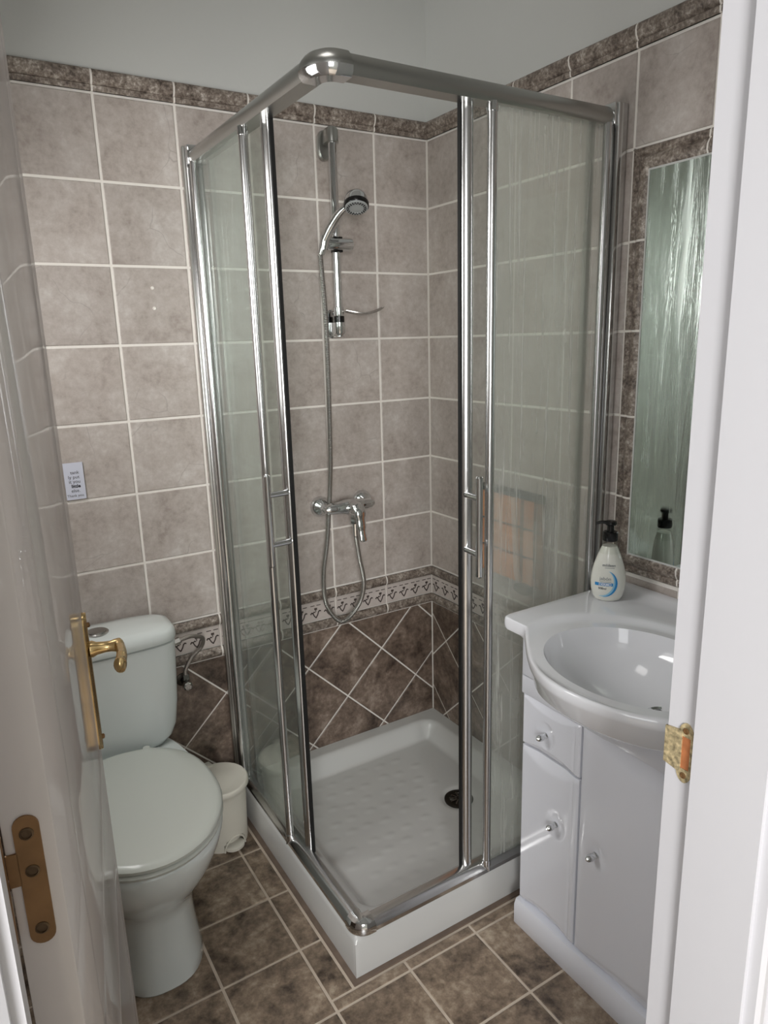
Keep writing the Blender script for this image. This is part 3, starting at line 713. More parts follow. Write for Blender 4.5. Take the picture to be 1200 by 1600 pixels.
# fixed glass panels with the round edge post and its pointed caps
vbox(-0.380, -0.045, -0.765, -0.760, TZ + 0.024, RZ0 + 0.006, 'fixed_glass', 'front_glass', None, 0.0, 'fixed glass pane streaked with water')
vbox(-0.765, -0.760, -0.390, -0.045, TZ + 0.024, RZ0 + 0.006, 'fixed_glass', 'side_glass', None, 0.0, 'fixed greenish glass pane seen at a slant')
for (x, y) in ((-0.382, -0.770), (-0.770, -0.392)):
    m = MB(); m.lathe([(0.0105, TZ + 0.030), (0.0105, RZ0 - 0.008)], 18, Matrix.Translation((x, y, 0))); pst = part(m, 'edge_post', 'aluminium', label='round aluminium edge post of the fixed pane')
    m = MB()
    ox_, oy_ = (0, -1) if y < -0.6 else (-1, 0)
    m.lathe([(0.0122, -0.014), (0.0122, -0.002), (0.0115, 0.004)], 18, Matrix.Translation((x, y, RZ0 - 0.002)))
    m.tube([(x, y, RZ0 - 0.002), (x + ox_ * 0.006, y + oy_ * 0.006, RZ0 + 0.010)], [0.009, 0.002], 10)
    part(m, 'post_cap', 'chrome'); m = MB()
    m.lathe([(0.0122, 0.022), (0.0122, 0.034), (0.0115, 0.038)], 18, Matrix.Translation((x, y, TZ)))
    m.tube([(x, y, TZ + 0.026), (x + ox_ * 0.012, y + oy_ * 0.012, TZ + 0.008)], [0.011, 0.002], 10)
    part(m, 'post_cap', 'chrome')
# sliding doors
def stile_prof(c, w_): 
    return [(-0.014, -0.004), (-0.012, 0.006), (-0.006, 0.011), (0.0, 0.0125), (0.006, 0.011), (0.012, 0.007), (0.0155, 0.002), (0.0155, -0.008), (-0.014, -0.008)]
def sliding(front):
    def P(a, d, z):   # a along the side (negative towards the open corner), d outwards
        return (a, -0.742 - d, z) if front else (-0.742 - d, a, z)
    gw = 0.004 if front else 0.007; z0, z1 = TZ + 0.022, RZ0 + 0.002; e = -0.425 if front else -0.457
    m = MB(); R = [[P(e - a, d, z) for a, d in stile_prof(0, 0)] for z in (z0, z1)]; m.loft(R)
    d = part(m, 'sliding_door', 'aluminium', label='aluminium stile of the sliding door')
    def sub(m, name, mat, lab=None): return part(m, name, mat, d, 35, lab)
    m = MB(); m.loft([[P(e - 0.0155, -0.007, z0), P(e - 0.0155 - gw, -0.007, z0), P(e - 0.0155 - gw, 0.002, z0), P(e - 0.0155, 0.002, z0)],
                      [P(e - 0.0155, -0.007, z1), P(e - 0.0155 - gw, -0.007, z1), P(e - 0.0155 - gw, 0.002, z1), P(e - 0.0155, 0.002, z1)]])
    sub(m, 'gasket', 'black_rubber', 'black rubber gasket on the door edge')
    far = -0.066 if front else -0.085
    m = MB(); q0, q1 = P(e, 0.001, z0 + 0.004), P(far, -0.004, z1 - 0.004)
    m.box([min(a, b) for a, b in zip(q0, q1)], [max(a, b) for a, b in zip(q0, q1)]); sub(m, 'door_glass', 'door_glass', 'clear glass of the sliding door')
    m = MB(); m.loft([[P(far + a, q, z) for a, q in ((-0.007, -0.008), (0.007, -0.008), (0.007, 0.004), (-0.007, 0.004))] for z in (z0, z1)]); sub(m, 'rear_stile', 'dull_aluminium')
    # handle: long rounded bar on two short posts
    hz0_, hz1_ = (0.945, 1.180) if front else (0.955, 1.181); ha = e - 0.012 if front else e - 0.018
    m = MB(); n = 22
    m.tube([P(ha, 0.060, hz0_), P(ha, 0.060, hz0_ + 0.004), P(ha, 0.060, hz1_ - 0.004), P(ha, 0.060, hz1_)], [(0.005, 0.005), (0.0080, 0.0080), (0.0080, 0.0080), (0.005, 0.005)], 14)
    for zz in (hz0_ + 0.055, hz1_ - 0.050):
        m.tube([P(ha + 0.004, 0.008, zz), P(ha, 0.058, zz)], 0.0072, 12)
        m.lathe([(0.009, -0.001), (0.009, 0.001)], 12, Matrix.Translation(P(ha + 0.004, 0.012, zz)))
    sub(m, 'handle', 'chrome', 'long chrome bar handle on two posts')
sliding(True); sliding(False)

# ------------------------------------------------------------------ shower rail, hand shower, hose, mixer
rail = thing('shower_rail', 'chrome shower slide rail with brackets and little soap shelf on tiled wall', 'shower rail', (-0.366, 0, 1.5))
ro = Vector((-0.366, 0, 1.5))
def rp(m, name, mat, parent=None, label=None, sm_=35, org=None):
    m.v = [tuple(Vector(v) - (org or ro)) for v in m.v]; o = m.build(name, mat, parent or rail, sm_)
    if label: o['label'] = label
    return o
rx, ry = -0.366, -0.052
m = MB(); m.tube([(rx, ry, 1.49), (rx, ry, 2.05)], 0.0120, 18); rp(m, 'rail_tube', 'chrome')
def bracket(z0, z1, zcap, up, mat, nm):
    m = MB(); R = []
    for d in (0.002, 0.012, 0.016):
        g = 0.0 if d < 0.014 else -0.004
        R.append([(rx - 0.004 + (0.021 + g) * math.copysign(abs(cos(t)) ** .8, cos(t)), -d, (z0 + z1) / 2 + ((z1 - z0) / 2 + g) * math.copysign(abs(sin(t)) ** .8, sin(t))) for t in [2 * pi * k / 24 for k in range(24)]])
    m.loft(R); rp(m, 'wall_plate', mat)
    m = MB()
    zz = [zcap - 0.020, zcap - 0.019, zcap + 0.012, zcap + 0.019, zcap + 0.023]; ww = [0.016, 0.018, 0.018, 0.014, 0.006]
    if not up: zz = [2 * zcap - z for z in zz]
    R = []
    for z, w_ in zip(zz, ww):
        R.append([(rx + w_ * cos(t), (ry if sin(t) < 0 else ry) + (w_ * sin(t) if sin(t) < 0 else 0.046 * sin(t)), z) for t in [2 * pi * k / 28 for k in range(28)]])
    m.loft(R); rp(m, 'bracket', mat)
bracket(1.985, 2.066, 2.045, True, 'dull_aluminium', 'top'); bracket(1.485, 1.57, 1.512, False, 'chrome', 'bottom')
m = MB(); m.lathe([(0.0160, 1.532), (0.0160, 1.549)], 18, Matrix.Translation((rx, ry, 0))); rp(m, 'black_collar', 'black_plastic')
m = MB(); m.lathe([(0.0150, 1.549), (0.0155, 1.551), (0.0155, 1.574), (0.0140, 1.576)], 18, Matrix.Translation((rx, ry, 0))); rp(m, 'chrome_collar', 'chrome')
# little leaf-shaped soap shelf
m = MB(); R = []
for k in range(13):
    t = k / 12; x = rx + 0.010 + 0.135 * t; hwid = 0.004 + 0.030 * sin(pi * min(1, t * 0.92 + 0.06)) ; z = 1.560 - 0.014 * sin(pi * t * 0.85) + 0.016 * t * t
    R.append([(x, ry - 0.018 - hwid, z + 0.004), (x, ry - 0.018, z), (x, ry - 0.018 + hwid, z + 0.004), (x, ry - 0.018 + hwid, z + 0.006), (x, ry - 0.018, z + 0.002), (x, ry - 0.018 - hwid, z + 0.006)])
m.loft(R); rp(m, 'soap_shelf', 'steel', label='thin leaf-shaped metal soap shelf')
# slider
sz = 1.752
m = MB(); Mx = Matrix.Translation((rx, ry - 0.004, sz)) @ Matrix.Rotation(pi / 2, 4, 'Y')
m.lathe([(0.014, -0.042), (0.0165, -0.038), (0.0180, 0.0), (0.0185, 0.034), (0.0180, 0.046), (0.014, 0.050)], 22, Mx); rp(m, 'slider', 'chrome', label='chrome slider clamp on the rail')
m = MB(); m.box((rx - 0.012, ry - 0.012, sz + 0.012), (rx + 0.016, ry + 0.014, sz + 0.021), 0.002); m.box((rx - 0.012, ry - 0.012, sz - 0.023), (rx + 0.016, ry + 0.012, sz - 0.014), 0.002); rp(m, 'slider_bush', 'black_plastic')
m = MB(); m.tube([(rx - 0.046, ry - 0.006, sz - 0.016), (rx - 0.040, ry - 0.012, sz + 0.020)], [0.013, 0.0145], 16); rp(m, 'handset_cradle', 'chrome')
# hand shower
hs = thing('hand_shower', 'chrome hand shower with black ring, resting in the slider clamp', 'shower head', (rx - 0.043, ry - 0.01, sz))
ho = Vector((rx - 0.043, ry - 0.01, sz))
pts = spline([(rx - 0.052, ry - 0.002, sz - 0.030), (rx - 0.042, ry - 0.012, sz + 0.010), (rx - 0.028, ry - 0.034, sz + 0.048), (rx - 0.014, ry - 0.062, sz + 0.078), (rx + 0.006, ry - 0.088, sz + 0.098)], 6)
rr_ = [0.0095 + 0.0045 * sin(pi * min(1, k / (len(pts) - 1) * 1.1)) for k in range(len(pts))]; rr_[-1] = 0.010
m = MB(); m.tube(pts, rr_, 16); rp(m, 'handle', 'chrome', hs, None, 40, ho)
hc = Vector((rx + 0.016, ry - 0.098, sz + 0.098)); ax = Vector((-0.19, -0.36, -0.91)).normalized()
HM = Matrix.Translation(hc) @ ax.to_track_quat('Z', 'Y').to_matrix().to_4x4()
m = MB(); m.lathe([(0.004, -0.036), (0.016, -0.034), (0.027, -0.026), (0.033, -0.012), (0.0345, 0.0)], 28, HM); rp(m, 'head_shell', 'chrome', hs, None, 40, ho)
m = MB(); m.lathe([(0.0345, -0.001), (0.0355, 0.001), (0.0355, 0.011), (0.034, 0.013)], 28, HM); rp(m, 'grip_ring', 'black_plastic', hs, 'black grip ring round the shower head', 40, ho)
m = MB(); m.lathe([(0.033, 0.012), (0.032, 0.016), (0.022, 0.017), (0.021, 0.0155), (0.003, 0.0165)], 28, HM); fc = rp(m, 'spray_face', 'head_face', hs, 'pale grey spray face', 40, ho)
m = MB()
for ring, n in ((0.0265, 22), (0.0225, 18)):
    for k in range(n):
        a = 2 * pi * (k + (0.5 if ring < 0.025 else 0)) / n
        m.lathe([(0.0017, 0.0155), (0.0017, 0.0185)], 8, HM @ Matrix.Translation((ring * cos(a), ring * sin(a), 0)))
rp(m, 'nozzle', 'black_rubber', fc, None, 40, ho)
# hose
hp = spline([(-0.420, -0.052, 1.722), (-0.418, -0.054, 1.66), (-0.413, -0.056, 1.50), (-0.415, -0.050, 1.155), (-0.415, -0.036, 1.03), (-0.420, -0.030, 0.95), (-0.438, -0.042, 0.85), (-0.461, -0.052, 0.745), (-0.455, -0.056, 0.645), (-0.404, -0.060, 0.580), (-0.342, -0.064, 0.628), (-0.322, -0.067, 0.70), (-0.338, -0.072, 0.79), (-0.352, -0.076, 0.880)], 30)
acc = 0; rad = [0.0068]
out_p = [hp[0]]
for a, b in zip(hp[:-1], hp[1:]):
    acc += (b - a).length; out_p.append(b); rad.append(0.0068)
# re-sample evenly so that each coil of the metal hose is a ridge
tot = acc; nr = int(tot / 0.0016); samp = []; cum = [0]
for a, b in zip(out_p[:-1], out_p[1:]): cum.append(cum[-1] + (b - a).length)
k = 0
for i in range(nr + 1):
    s_ = tot * i / nr
    while k < len(cum) - 2 and cum[k + 1] < s_: k += 1
    f_ = (s_ - cum[k]) / max(1e-9, cum[k + 1] - cum[k]); samp.append(out_p[k].lerp(out_p[k + 1], f_))
m = MB(); m.tube(samp, [0.0078 if (i % 3) else 0.0066 for i in range(len(samp))], 10)
hoseo = m.build('shower_hose', 'steel', None, 30)
tag(hoseo, 'ribbed metal shower hose looping below the mixer tap', 'shower hose')
# mixer
mix = thing('shower_mixer', 'chrome single-lever shower mixer tap on the tiled wall', 'tap', (-0.36, 0, 0.96)); mo = Vector((-0.36, 0, 0.96))
EL, ER, mz = -0.437, -0.282, 0.963
for ex in (EL, ER):
    m = MB(); m.lathe([(0.034, 0.0), (0.034, 0.004), (0.031, 0.012), (0.024, 0.022), (0.015, 0.028), (0.0135, 0.030)], 28, Matrix.Translation((ex, -0.001, mz)) @ Matrix.Rotation(pi / 2, 4, 'X')); rp(m, 'escutcheon', 'chrome', mix, None, 40, mo)
    m = MB(); m.lathe([(0.015, 0.028), (0.016, 0.030), (0.016, 0.048), (0.013, 0.050)], 6, Matrix.Translation((ex, -0.001, mz)) @ Matrix.Rotation(pi / 2, 4, 'X')); rp(m, 'union_nut', 'chrome', mix, None, 20, mo)
m = MB()
m.tube([(EL - 0.010, -0.060, mz), (EL + 0.004, -0.060, mz), (-0.40, -0.062, mz), (-0.375, -0.064, mz), (-0.345, -0.064, mz), (-0.320, -0.062, mz), (ER - 0.004, -0.060, mz), (ER + 0.010, -0.060, mz)], [0.010, 0.0175, 0.0200, 0.0245, 0.0245, 0.0200, 0.0175, 0.010], 22)
rp(m, 'body', 'chrome', mix, None, 40, mo)
m = MB(); m.lathe([(0.022, 0.0), (0.0225, 0.018), (0.0215, 0.024), (0.023, 0.026), (0.0235, 0.044), (0.019, 0.054), (0.008, 0.058)], 26, Matrix.Translation((-0.360, -0.062, mz)) @ Matrix.Rotation(pi / 2, 4, 'X')); rp(m, 'cartridge_cap', 'chrome', mix, None, 40, mo)
m = MB(); m.tube(spline([(-0.360, -0.112, mz + 0.012), (-0.360, -0.124, mz - 0.006), (-0.360, -0.130, mz - 0.040), (-0.360, -0.137, mz - 0.075), (-0.360, -0.145, mz - 0.098)], 5), [(0.0215, 0.010)] * 4 + [(0.020, 0.012)] * 4 + [(0.0155, 0.009)] * 5 + [(0.0125, 0.007)] * 5 + [(0.0130, 0.006)] * 2 + [(0.008, 0.004)], 16); rp(m, 'lever', 'chrome', mix, 'chrome lever hanging down', 40, mo)
m = MB(); m.lathe([(0.012, 0.935), (0.012, 0.948)], 16, Matrix.Translation((-0.352, -0.074, 0))); m.lathe([(0.0115, 0.908), (0.013, 0.911), (0.013, 0.930), (0.0115, 0.934)], 6, Matrix.Translation((-0.352, -0.074, 0))); m.lathe([(0.0085, 0.868), (0.0090, 0.884), (0.0090, 0.909)], 14, Matrix.Translation((-0.352, -0.076, 0))); rp(m, 'hose_outlet', 'chrome', mix, None, 25, mo)

# ------------------------------------------------------------------ slatted rack behind the wet pane
rk = thing('slatted_rack', 'brown slatted panel with dark frame on the wall behind the wet pane', 'shower rack', (-0.02, -0.43, 0.75)); ko = Vector((-0.02, -0.43, 0.75))
for i, (za, zb) in enumerate(((0.765, 0.842), (0.850, 0.927), (0.935, 1.018))):
    for ya_, yb_ in ((-0.485, -0.315), (-0.552, -0.512)):
        m = MB(); m.box((-0.036, ya_, za), (-0.022, yb_, zb), 0.002); rp(m, 'slat', 'brown_wood', rk, None, 35, ko)
m = MB(); m.box((-0.022, -0.566, 0.758), (-0.004, -0.305, 1.030), 0.002); rp(m, 'back_board', 'dark_frame', rk, None, 35, ko)
m = MB(); m.box((-0.046, -0.566, 1.022), (-0.004, -0.305, 1.036), 0.002); m.box((-0.040, -0.568, 0.79), (-0.004, -0.558, 1.030), 0.002); rp(m, 'rim', 'dark_frame', rk, None, 35, ko)
m = MB(); m.tube([(-0.034, -0.498, 0.755), (-0.046, -0.498, 0.80), (-0.050, -0.490, 0.95), (-0.048, -0.482, 1.022)], 0.009, 12); rp(m, 'bracket_arm', 'grey_plastic', rk, 'pale metal bracket arm across the slats', 35, ko)
m = MB(); m.sphere((-0.040, -0.525, 0.752), (0.024, 0.040, 0.018)); rp(m, 'hanging_scrubber', 'dark_frame', rk, 'dark fluffy scrubber at the foot of the rack', 35, ko)

# ------------------------------------------------------------------ toilet
TC = -1.161
toilet = thing('toilet', 'white ceramic toilet with closed lid and rear cistern', 'toilet', (TC, -0.35, 0)); to = Vector((TC, -0.35, 0))
def tp(m, name, mat, label=None, parent=None, sm_=45):
    m.v = [tuple(Vector(v) - to) for v in m.v]; o = m.build(name, mat, parent or toilet, sm_)
    if label: o['label'] = label
    return o
def egg(hw_, yb_, yf_, ym, z, seg=56, nb=2.6, nf=2.0):
    """egg outline: widest at ym, back yb_, front yf_"""
    R = []
    for k in range(seg):
        t = 2 * pi * k / seg; c, s_ = cos(t), sin(t)
        if s_ >= 0: x = hw_ * math.copysign(abs(c) ** (2 / nb), c); y = ym + (yb_ - ym) * abs(s_) ** (2 / nb)
        else: x = hw_ * math.copysign(abs(c) ** (2 / nf), c); y = ym + (yf_ - ym) * abs(s_) ** (2 / nf)
        R.append((TC + x, y, z))
    return R
RGS = [(0.0, 0.112, -.10, -.558, -.36, 3.0, 2.6), (0.006, 0.115, -.10, -.562, -.36, 3.0, 2.6), (0.03, 0.111, -.10, -.557, -.36, 3, 2.6), (0.10, .105, -.10, -.548, -.36, 3, 2.5), (0.17, .103, -.10, -.545, -.36, 3, 2.5), (0.20, .106, -.09, -.552, -.37, 3, 2.4),
       (0.225, .122, -.08, -.568, -.38, 3, 2.3), (0.26, .145, -.06, -.597, -.40, 3, 2.2), (0.30, .166, -.05, -.624, -.41, 3, 2.1), (0.34, .180, -.04, -.644, -.42, 3, 2.05), (0.37, .187, -.03, -.655, -.425, 3, 2), (0.388, .188, -.03, -.657, -.425, 3, 2), (0.394, .184, -.034, -.652, -.425, 3, 2)]
m = MB(); m.loft([egg(h, yb_, yf_, ym, z, 56, nb, nf) for z, h, yb_, yf_, ym, nb, nf in RGS]); tp(m, 'bowl', 'ceramic')
m = MB(); m.loft([egg(h, -.205, f_, -.43, z) for z, h, f_ in ((.3945, .180, -.650), (.396, .186, -.660), (.404, .189, -.664), (.409, .187, -.661), (.411, .183, -.655))]); tp(m, 'seat', 'seat_plastic')
m = MB(); m.loft([egg(h, -.202, f_, -.43, z) for z, h, f_ in ((.414, .182, -.656), (.415, .188, -.664), (.423, .189, -.666), (.429, .186, -.661), (.4335, .176, -.648), (.4350, .14, -.60), (.4355, .08, -.50))]); tp(m, 'lid', 'seat_plastic', 'closed flat toilet lid')
TB, TF = -0.018, -0.172
def tring(hw_, yb_, yf_, z, n=5): return superell(TC, (yb_ + yf_) / 2, hw_, abs(yb_ - yf_) / 2, n, z)
m = MB(); m.loft([tring(*q) for q in ((.125, TB, -.150, .392, 4), (.150, TB, -.165, .400, 4), (.166, TB, -.170, .418, 4.2), (.178, TB, -.173, .45, 4.5), (.186, TB, -.175, .52), (.192, TB, -.177, .62), (.195, TB, -.178, .694), (.190, TB, -.174, .697))]); tp(m, 'cistern', 'ceramic')
m = MB(); m.loft([tring(*q) for q in ((.190, TB, -.176, .6985, 4.5), (.197, TB + .004, -.183, .701, 4.5), (.199, TB + .005, -.186, .712, 4.5), (.198, TB + .004, -.184, .727, 4.2), (.192, TB, -.177, .736, 4), (.176, TB - .012, -.162, .742, 3.5), (.12, TB - .04, -.13, .746, 3), (.05, TB - .065, -.11, .747, 2))])
cl = tp(m, 'cistern_lid', 'ceramic')
m = MB(); m.lathe([(0.030, 0.743), (0.030, 0.749), (0.027, 0.7515), (0.023, 0.7505), (0.0225, 0.7525), (0.004, 0.754)], 28, Matrix.Translation((TC + 0.002, -0.108, 0))); tp(m, 'flush_button', 'steel', 'round grey flush button', cl)
v, f = text_mesh('Roca', 0.016)
m = MB(); m.add([(TC + 0.106 + q.x, -0.072 + q.y * 0.6, 0.7428 + 0.0006) for q in v], f); m.v = [(a, b, 0.7438 - max(0, (a - TC - 0.12)) * 0.03) for a, b, c in m.v]; tp(m, 'lettering', 'ink', 'small dark maker lettering', cl, None)
for sx_ in (-0.075, 0.075):
    m = MB(); m.lathe([(0.012, 0.394), (0.012, 0.424), (0.009, 0.428)], 16, Matrix.Translation((TC + sx_, -0.196, 0))); tp(m, 'lid_hinge', 'seat_plastic')
# water supply
vo = thing('supply_hose', 'braided water hose from the wall valve to the cistern side', 'hose', (-0.92, -0.02, 0.5)); vv = Vector((-0.92, -0.02, 0.5))
m = MB(); m.tube(spline([(-0.956, -0.095, 0.664), (-0.936, -0.096, 0.668), (-0.905, -0.088, 0.666), (-0.872, -0.070, 0.645), (-0.872, -0.052, 0.612), (-0.900, -0.040, 0.580), (-0.920, -0.036, 0.545), (-0.922, -0.036, 0.525)], 8), 0.0062, 12); rp(m, 'hose', 'braid', vo, None, 35, vv)
m = MB(); m.tube([(-0.9635, -0.095, 0.662), (-0.944, -0.0955, 0.666)], 0.0105, 6); rp(m, 'nut', 'steel', vo, None, 20, vv)
m = MB(); m.tube([(-0.922, -0.036, 0.530), (-0.922, -0.036, 0.508)], 0.0095, 6); rp(m, 'nut', 'steel', vo, None, 20, vv)
m = MB(); m.tube([(-0.924, -0.001, 0.500), (-0.924, -0.045, 0.500)], 0.0085, 12); m.tube([(-0.924, -0.036, 0.488), (-0.922, -0.036, 0.512)], 0.010, 12); m.lathe([(0.020, 0), (0.020, 0.004), (0.012, 0.007)], 20, Matrix.Translation((-0.924, -0.001, 0.500)) @ Matrix.Rotation(pi / 2, 4, 'X')); rp(m, 'valve', 'dark_metal', vo, None, 30, vv)
m = MB(); m.lathe([(0.013, 0.0), (0.014, 0.003), (0.014, 0.014), (0.010, 0.017)], 8, Matrix.Translation((-0.924, -0.045, 0.500)) @ Matrix.Rotation(pi / 2, 4, 'X')); rp(m, 'valve_knob', 'steel', vo, None, 20, vv)

# ------------------------------------------------------------------ pedal bin
BX, BY = -0.877, -0.112
bn = thing('pedal_bin', 'small cream plastic pedal bin between toilet and shower tray', 'bin', (BX, BY, 0), radians(12))
seg = 64; prof = [(0.074, 0.0), (0.0745, 0.004)] + [(0.0745 + 0.006 * k / 16, 0.004 + 0.176 * k / 16) for k in range(1, 17)] + [(0.083, 0.183), (0.083, 0.188)]
vs_ = []; fs_ = []
for r, z in prof:
    for k in range(seg): a = 2 * pi * k / seg; vs_.append((r * cos(a), r * sin(a), z))
for i in range(len(prof) - 1):
    for k in range(seg):
        a = (k + 0.5) * 2 * pi / seg; da = ((a - 1.5 * pi + pi) % (2 * pi)) - pi; zc = (prof[i][1] + prof[i + 1][1]) / 2
        if (da / 0.50) ** 2 + (zc / 0.044) ** 2 < 1: continue
        k2 = (k + 1) % seg; fs_.append((i * seg + k, i * seg + k2, (i + 1) * seg + k2, (i + 1) * seg + k))
fs_.append(tuple(range((len(prof) - 1) * seg, len(prof) * seg)))
m = MB(); m.add(vs_, fs_); me = m.mesh('body', 40, False); link('body', me, 'bin_plastic', bn)
# arch trim and recessed back of the pedal opening
m = MB(); P0 = []
for k in range(17):
    t = pi * k / 16; da = 0.47 * cos(t); z = 0.046 * sin(t); a = 1.5 * pi + da; P0.append((0.0775 * cos(a), 0.0775 * sin(a), max(z, 0.003)))
m.tube(P0, 0.0028, 8); m.build('pedal_arch', 'bin_plastic', bn, 40)
m = MB(); R = []
for z, r in ((0.001, 0.060), (0.05, 0.060)): R.append([(r * cos(a), r * sin(a), z) for a in [2 * pi * k / 32 for k in range(32)]])
m.loft(R); m.build('inner_wall', 'bin_plastic', bn, 40)
m = MB(); R = []
for z, g in ((0.006, 0), (0.014, 0), (0.017, -0.004)):
    R.append([((0.031 + g) * cos(a), -0.066 + (0.026 + g) * sin(a), z) for a in [2 * pi * k / 32 for k in range(32)]])
m.loft(R); m.build('pedal', 'bin_plastic', bn, 40)
m = MB(); m.lathe([(0.088, 0.186), (0.0895, 0.188), (0.0895, 0.199), (0.086, 0.204), (0.082, 0.2045), (0.079, 0.2035), (0.050, 0.2060), (0.005, 0.2070)], 56); m.build('lid', 'bin_plastic', bn, 40)
m = MB(); m.box((-0.026, 0.070, 0.192), (0.026, 0.098, 0.2085), 0.003); o = m.build('hinge_tab', 'bin_plastic', bn, 40)

# ------------------------------------------------------------------ vanity cabinet
CY0, CY1, CXF = -0.852, -1.462, -0.345
cab = thing('vanity_cabinet', 'white gloss vanity cabinet with drawer and doors under the washbasin', 'cabinet', (-0.17, -1.157, 0)); co = Vector((-0.17, -1.157, 0))
def cp_(m, name, mat, parent=None, label=None, sm_=35):
    m.v = [tuple(Vector(v) - co) for v in m.v]; o = m.build(name, mat, parent or cab, sm_)
    if label: o['label'] = label
    return o
for a_, b_ in (((CXF + 0.018, CY0 - 0.016, 0.075), (-0.018, CY0, 0.816)), ((CXF + 0.018, CY1, 0.075), (-0.018, CY1 + 0.016, 0.816))):
    m = MB(); m.box(a_, b_, 0.001); cp_(m, 'side_panel', 'cabinet_white')
m = MB(); m.box((CXF + 0.018, CY1 + 0.016, 0.075), (-0.018, CY0 - 0.016, 0.091)); cp_(m, 'bottom_panel', 'cabinet_white')
m = MB(); m.box((-0.026, CY1 + 0.016, 0.091), (-0.018, CY0 - 0.016, 0.66)); cp_(m, 'back_panel', 'cabinet_white')
m = MB(); m.box((CXF - 0.001, CY1, 0.655), (CXF + 0.0175, CY0, 0.705), 0.002); m.box((CXF - 0.001, CY0 - 0.055, 0.700), (CXF + 0.0175, CY0, 0.816), 0.002); m.box((CXF - 0.001, CY1, 0.700), (CXF + 0.0175, CY1 + 0.055, 0.816), 0.002); m.box((CXF - 0.0005, CY0 - 0.13, 0.700), (CXF + 0.0175, CY0 - 0.05, 0.760)); m.box((CXF - 0.0005, CY1 + 0.05, 0.700), (CXF + 0.0175, CY1 + 0.13, 0.760))
cp_(m, 'fascia', 'cabinet_white')
m = MB(); R = []
for x, z in ((CXF - 0.007, 0.0), (CXF - 0.009, 0.004), (CXF - 0.009, 0.058), (CXF - 0.003, 0.072), (CXF + 0.010, 0.074)): R.append([(x, CY0 + 0.003, z), (x, CY1 - 0.003, z)])
vs_ = [p for r in R for p in r] + [(-0.018, CY0 + 0.003, 0.0), (-0.018, CY1 - 0.003, 0.0), (-0.018, CY0 + 0.003, 0.074), (-0.018, CY1 - 0.003, 0.074)]
fs_ = [(2 * i, 2 * i + 1, 2 * i + 3, 2 * i + 2) for i in range(4)] + [(8, 9, 13, 12), (0, 2, 4, 6, 8, 12, 10), (1, 11, 13, 9, 7, 5, 3), (10, 11, 1, 0), (12, 13, 11, 10)]
m.add(vs_, fs_); cp_(m, 'plinth', 'cabinet_white', None, None, 50)
def frontp(name, y0, y1, z0, z1, top, bot, knob, right_bead):
    """moulded front: lens-shaped bevels at top / bottom, rounded stile, oval dimple for the knob (y0 > y1)"""
    nu, nv = 44, 64; vs_ = []; fs_ = []
    W_ = y0 - y1
    for j in range(nv + 1):
        z = z0 + (z1 - z0) * j / nv
        for i in range(nu + 1):
            u = i / nu; y = y0 - W_ * u; r = 0.0
            for on, e in ((top, z1 - z), (bot, z - z0)):
                sag = on * 4 * u * (1 - u) + 0.0005
                if on and e < sag: r = max(r, 0.010 * (1 - e / sag) * min(1, sag / on * 1.2))
            e = min(W_ * u, W_ * (1 - u), z - z0, z1 - z); r = max(r, 0.004 * (1 - sm(e / 0.004)))
            if right_bead:
                q = W_ * (1 - u)
                if q < 0.020: r = max(r, 0.0045 * (1 - sm(abs(q - 0.020) / 0.006))) if q > 0.012 else r
            q = sqrt(((y - knob[0]) / 0.028) ** 2 + ((z - knob[1]) / 0.034) ** 2)
            if q < 1: r = max(r, 0.0045 * (1 - q * q) ** 0.5 * (0.35 + 0.65 * sm((knob[0] - y) / 0.03 + 0.5)))
            vs_.append((CXF + r, y, z))
    for j in range(nv):
        for i in range(nu): a = j * (nu + 1) + i; fs_.append((a, a + 1, a + nu + 2, a + nu + 1))
    edge = list(range(nu + 1)) + [(j + 1) * (nu + 1) + nu for j in range(nv)] + [nv * (nu + 1) + i for i in range(nu - 1, -1, -1)] + [j * (nu + 1) for j in range(nv - 1, 0, -1)]
    b0 = len(vs_)
    for e in edge: vs_.append((CXF + 0.017, vs_[e][1], vs_[e][2]))
    for k in range(len(edge)): k2 = (k + 1) % len(edge); fs_.append((edge[k], edge[k2], b0 + k2, b0 + k))
    fs_.append(tuple(b0 + k for k in range(len(edge))))
    m = MB(); m.add(vs_, fs_); d = cp_(m, name, 'cabinet_white', None, None, 30)
    m = MB(); m.lathe([(0.0065, -0.004), (0.0075, 0.002), (0.0055, 0.006), (0.0055, 0.010), (0.0080, 0.013), (0.0085, 0.019), (0.0065, 0.026), (0.002, 0.030)], 20, Matrix.Translation((CXF + 0.003, knob[0], knob[1])) @ Matrix.Rotation(-pi / 2, 4, 'Y'))
    cp_(m, 'knob', 'chrome', d, 'small bullet-shaped chrome knob')
frontp('drawer', CY0 - 0.003, -1.036, 0.524, 0.652, 0.022, 0.018, (-0.932, 0.578), True)
frontp('door', CY0 - 0.003, -1.036, 0.082, 0.518, 0.026, 0.022, (-0.972, 0.366), True)
frontp('door', -1.042, CY1 + 0.003, 0.082, 0.652, 0.045, 0.03, (-1.092, 0.366), False)

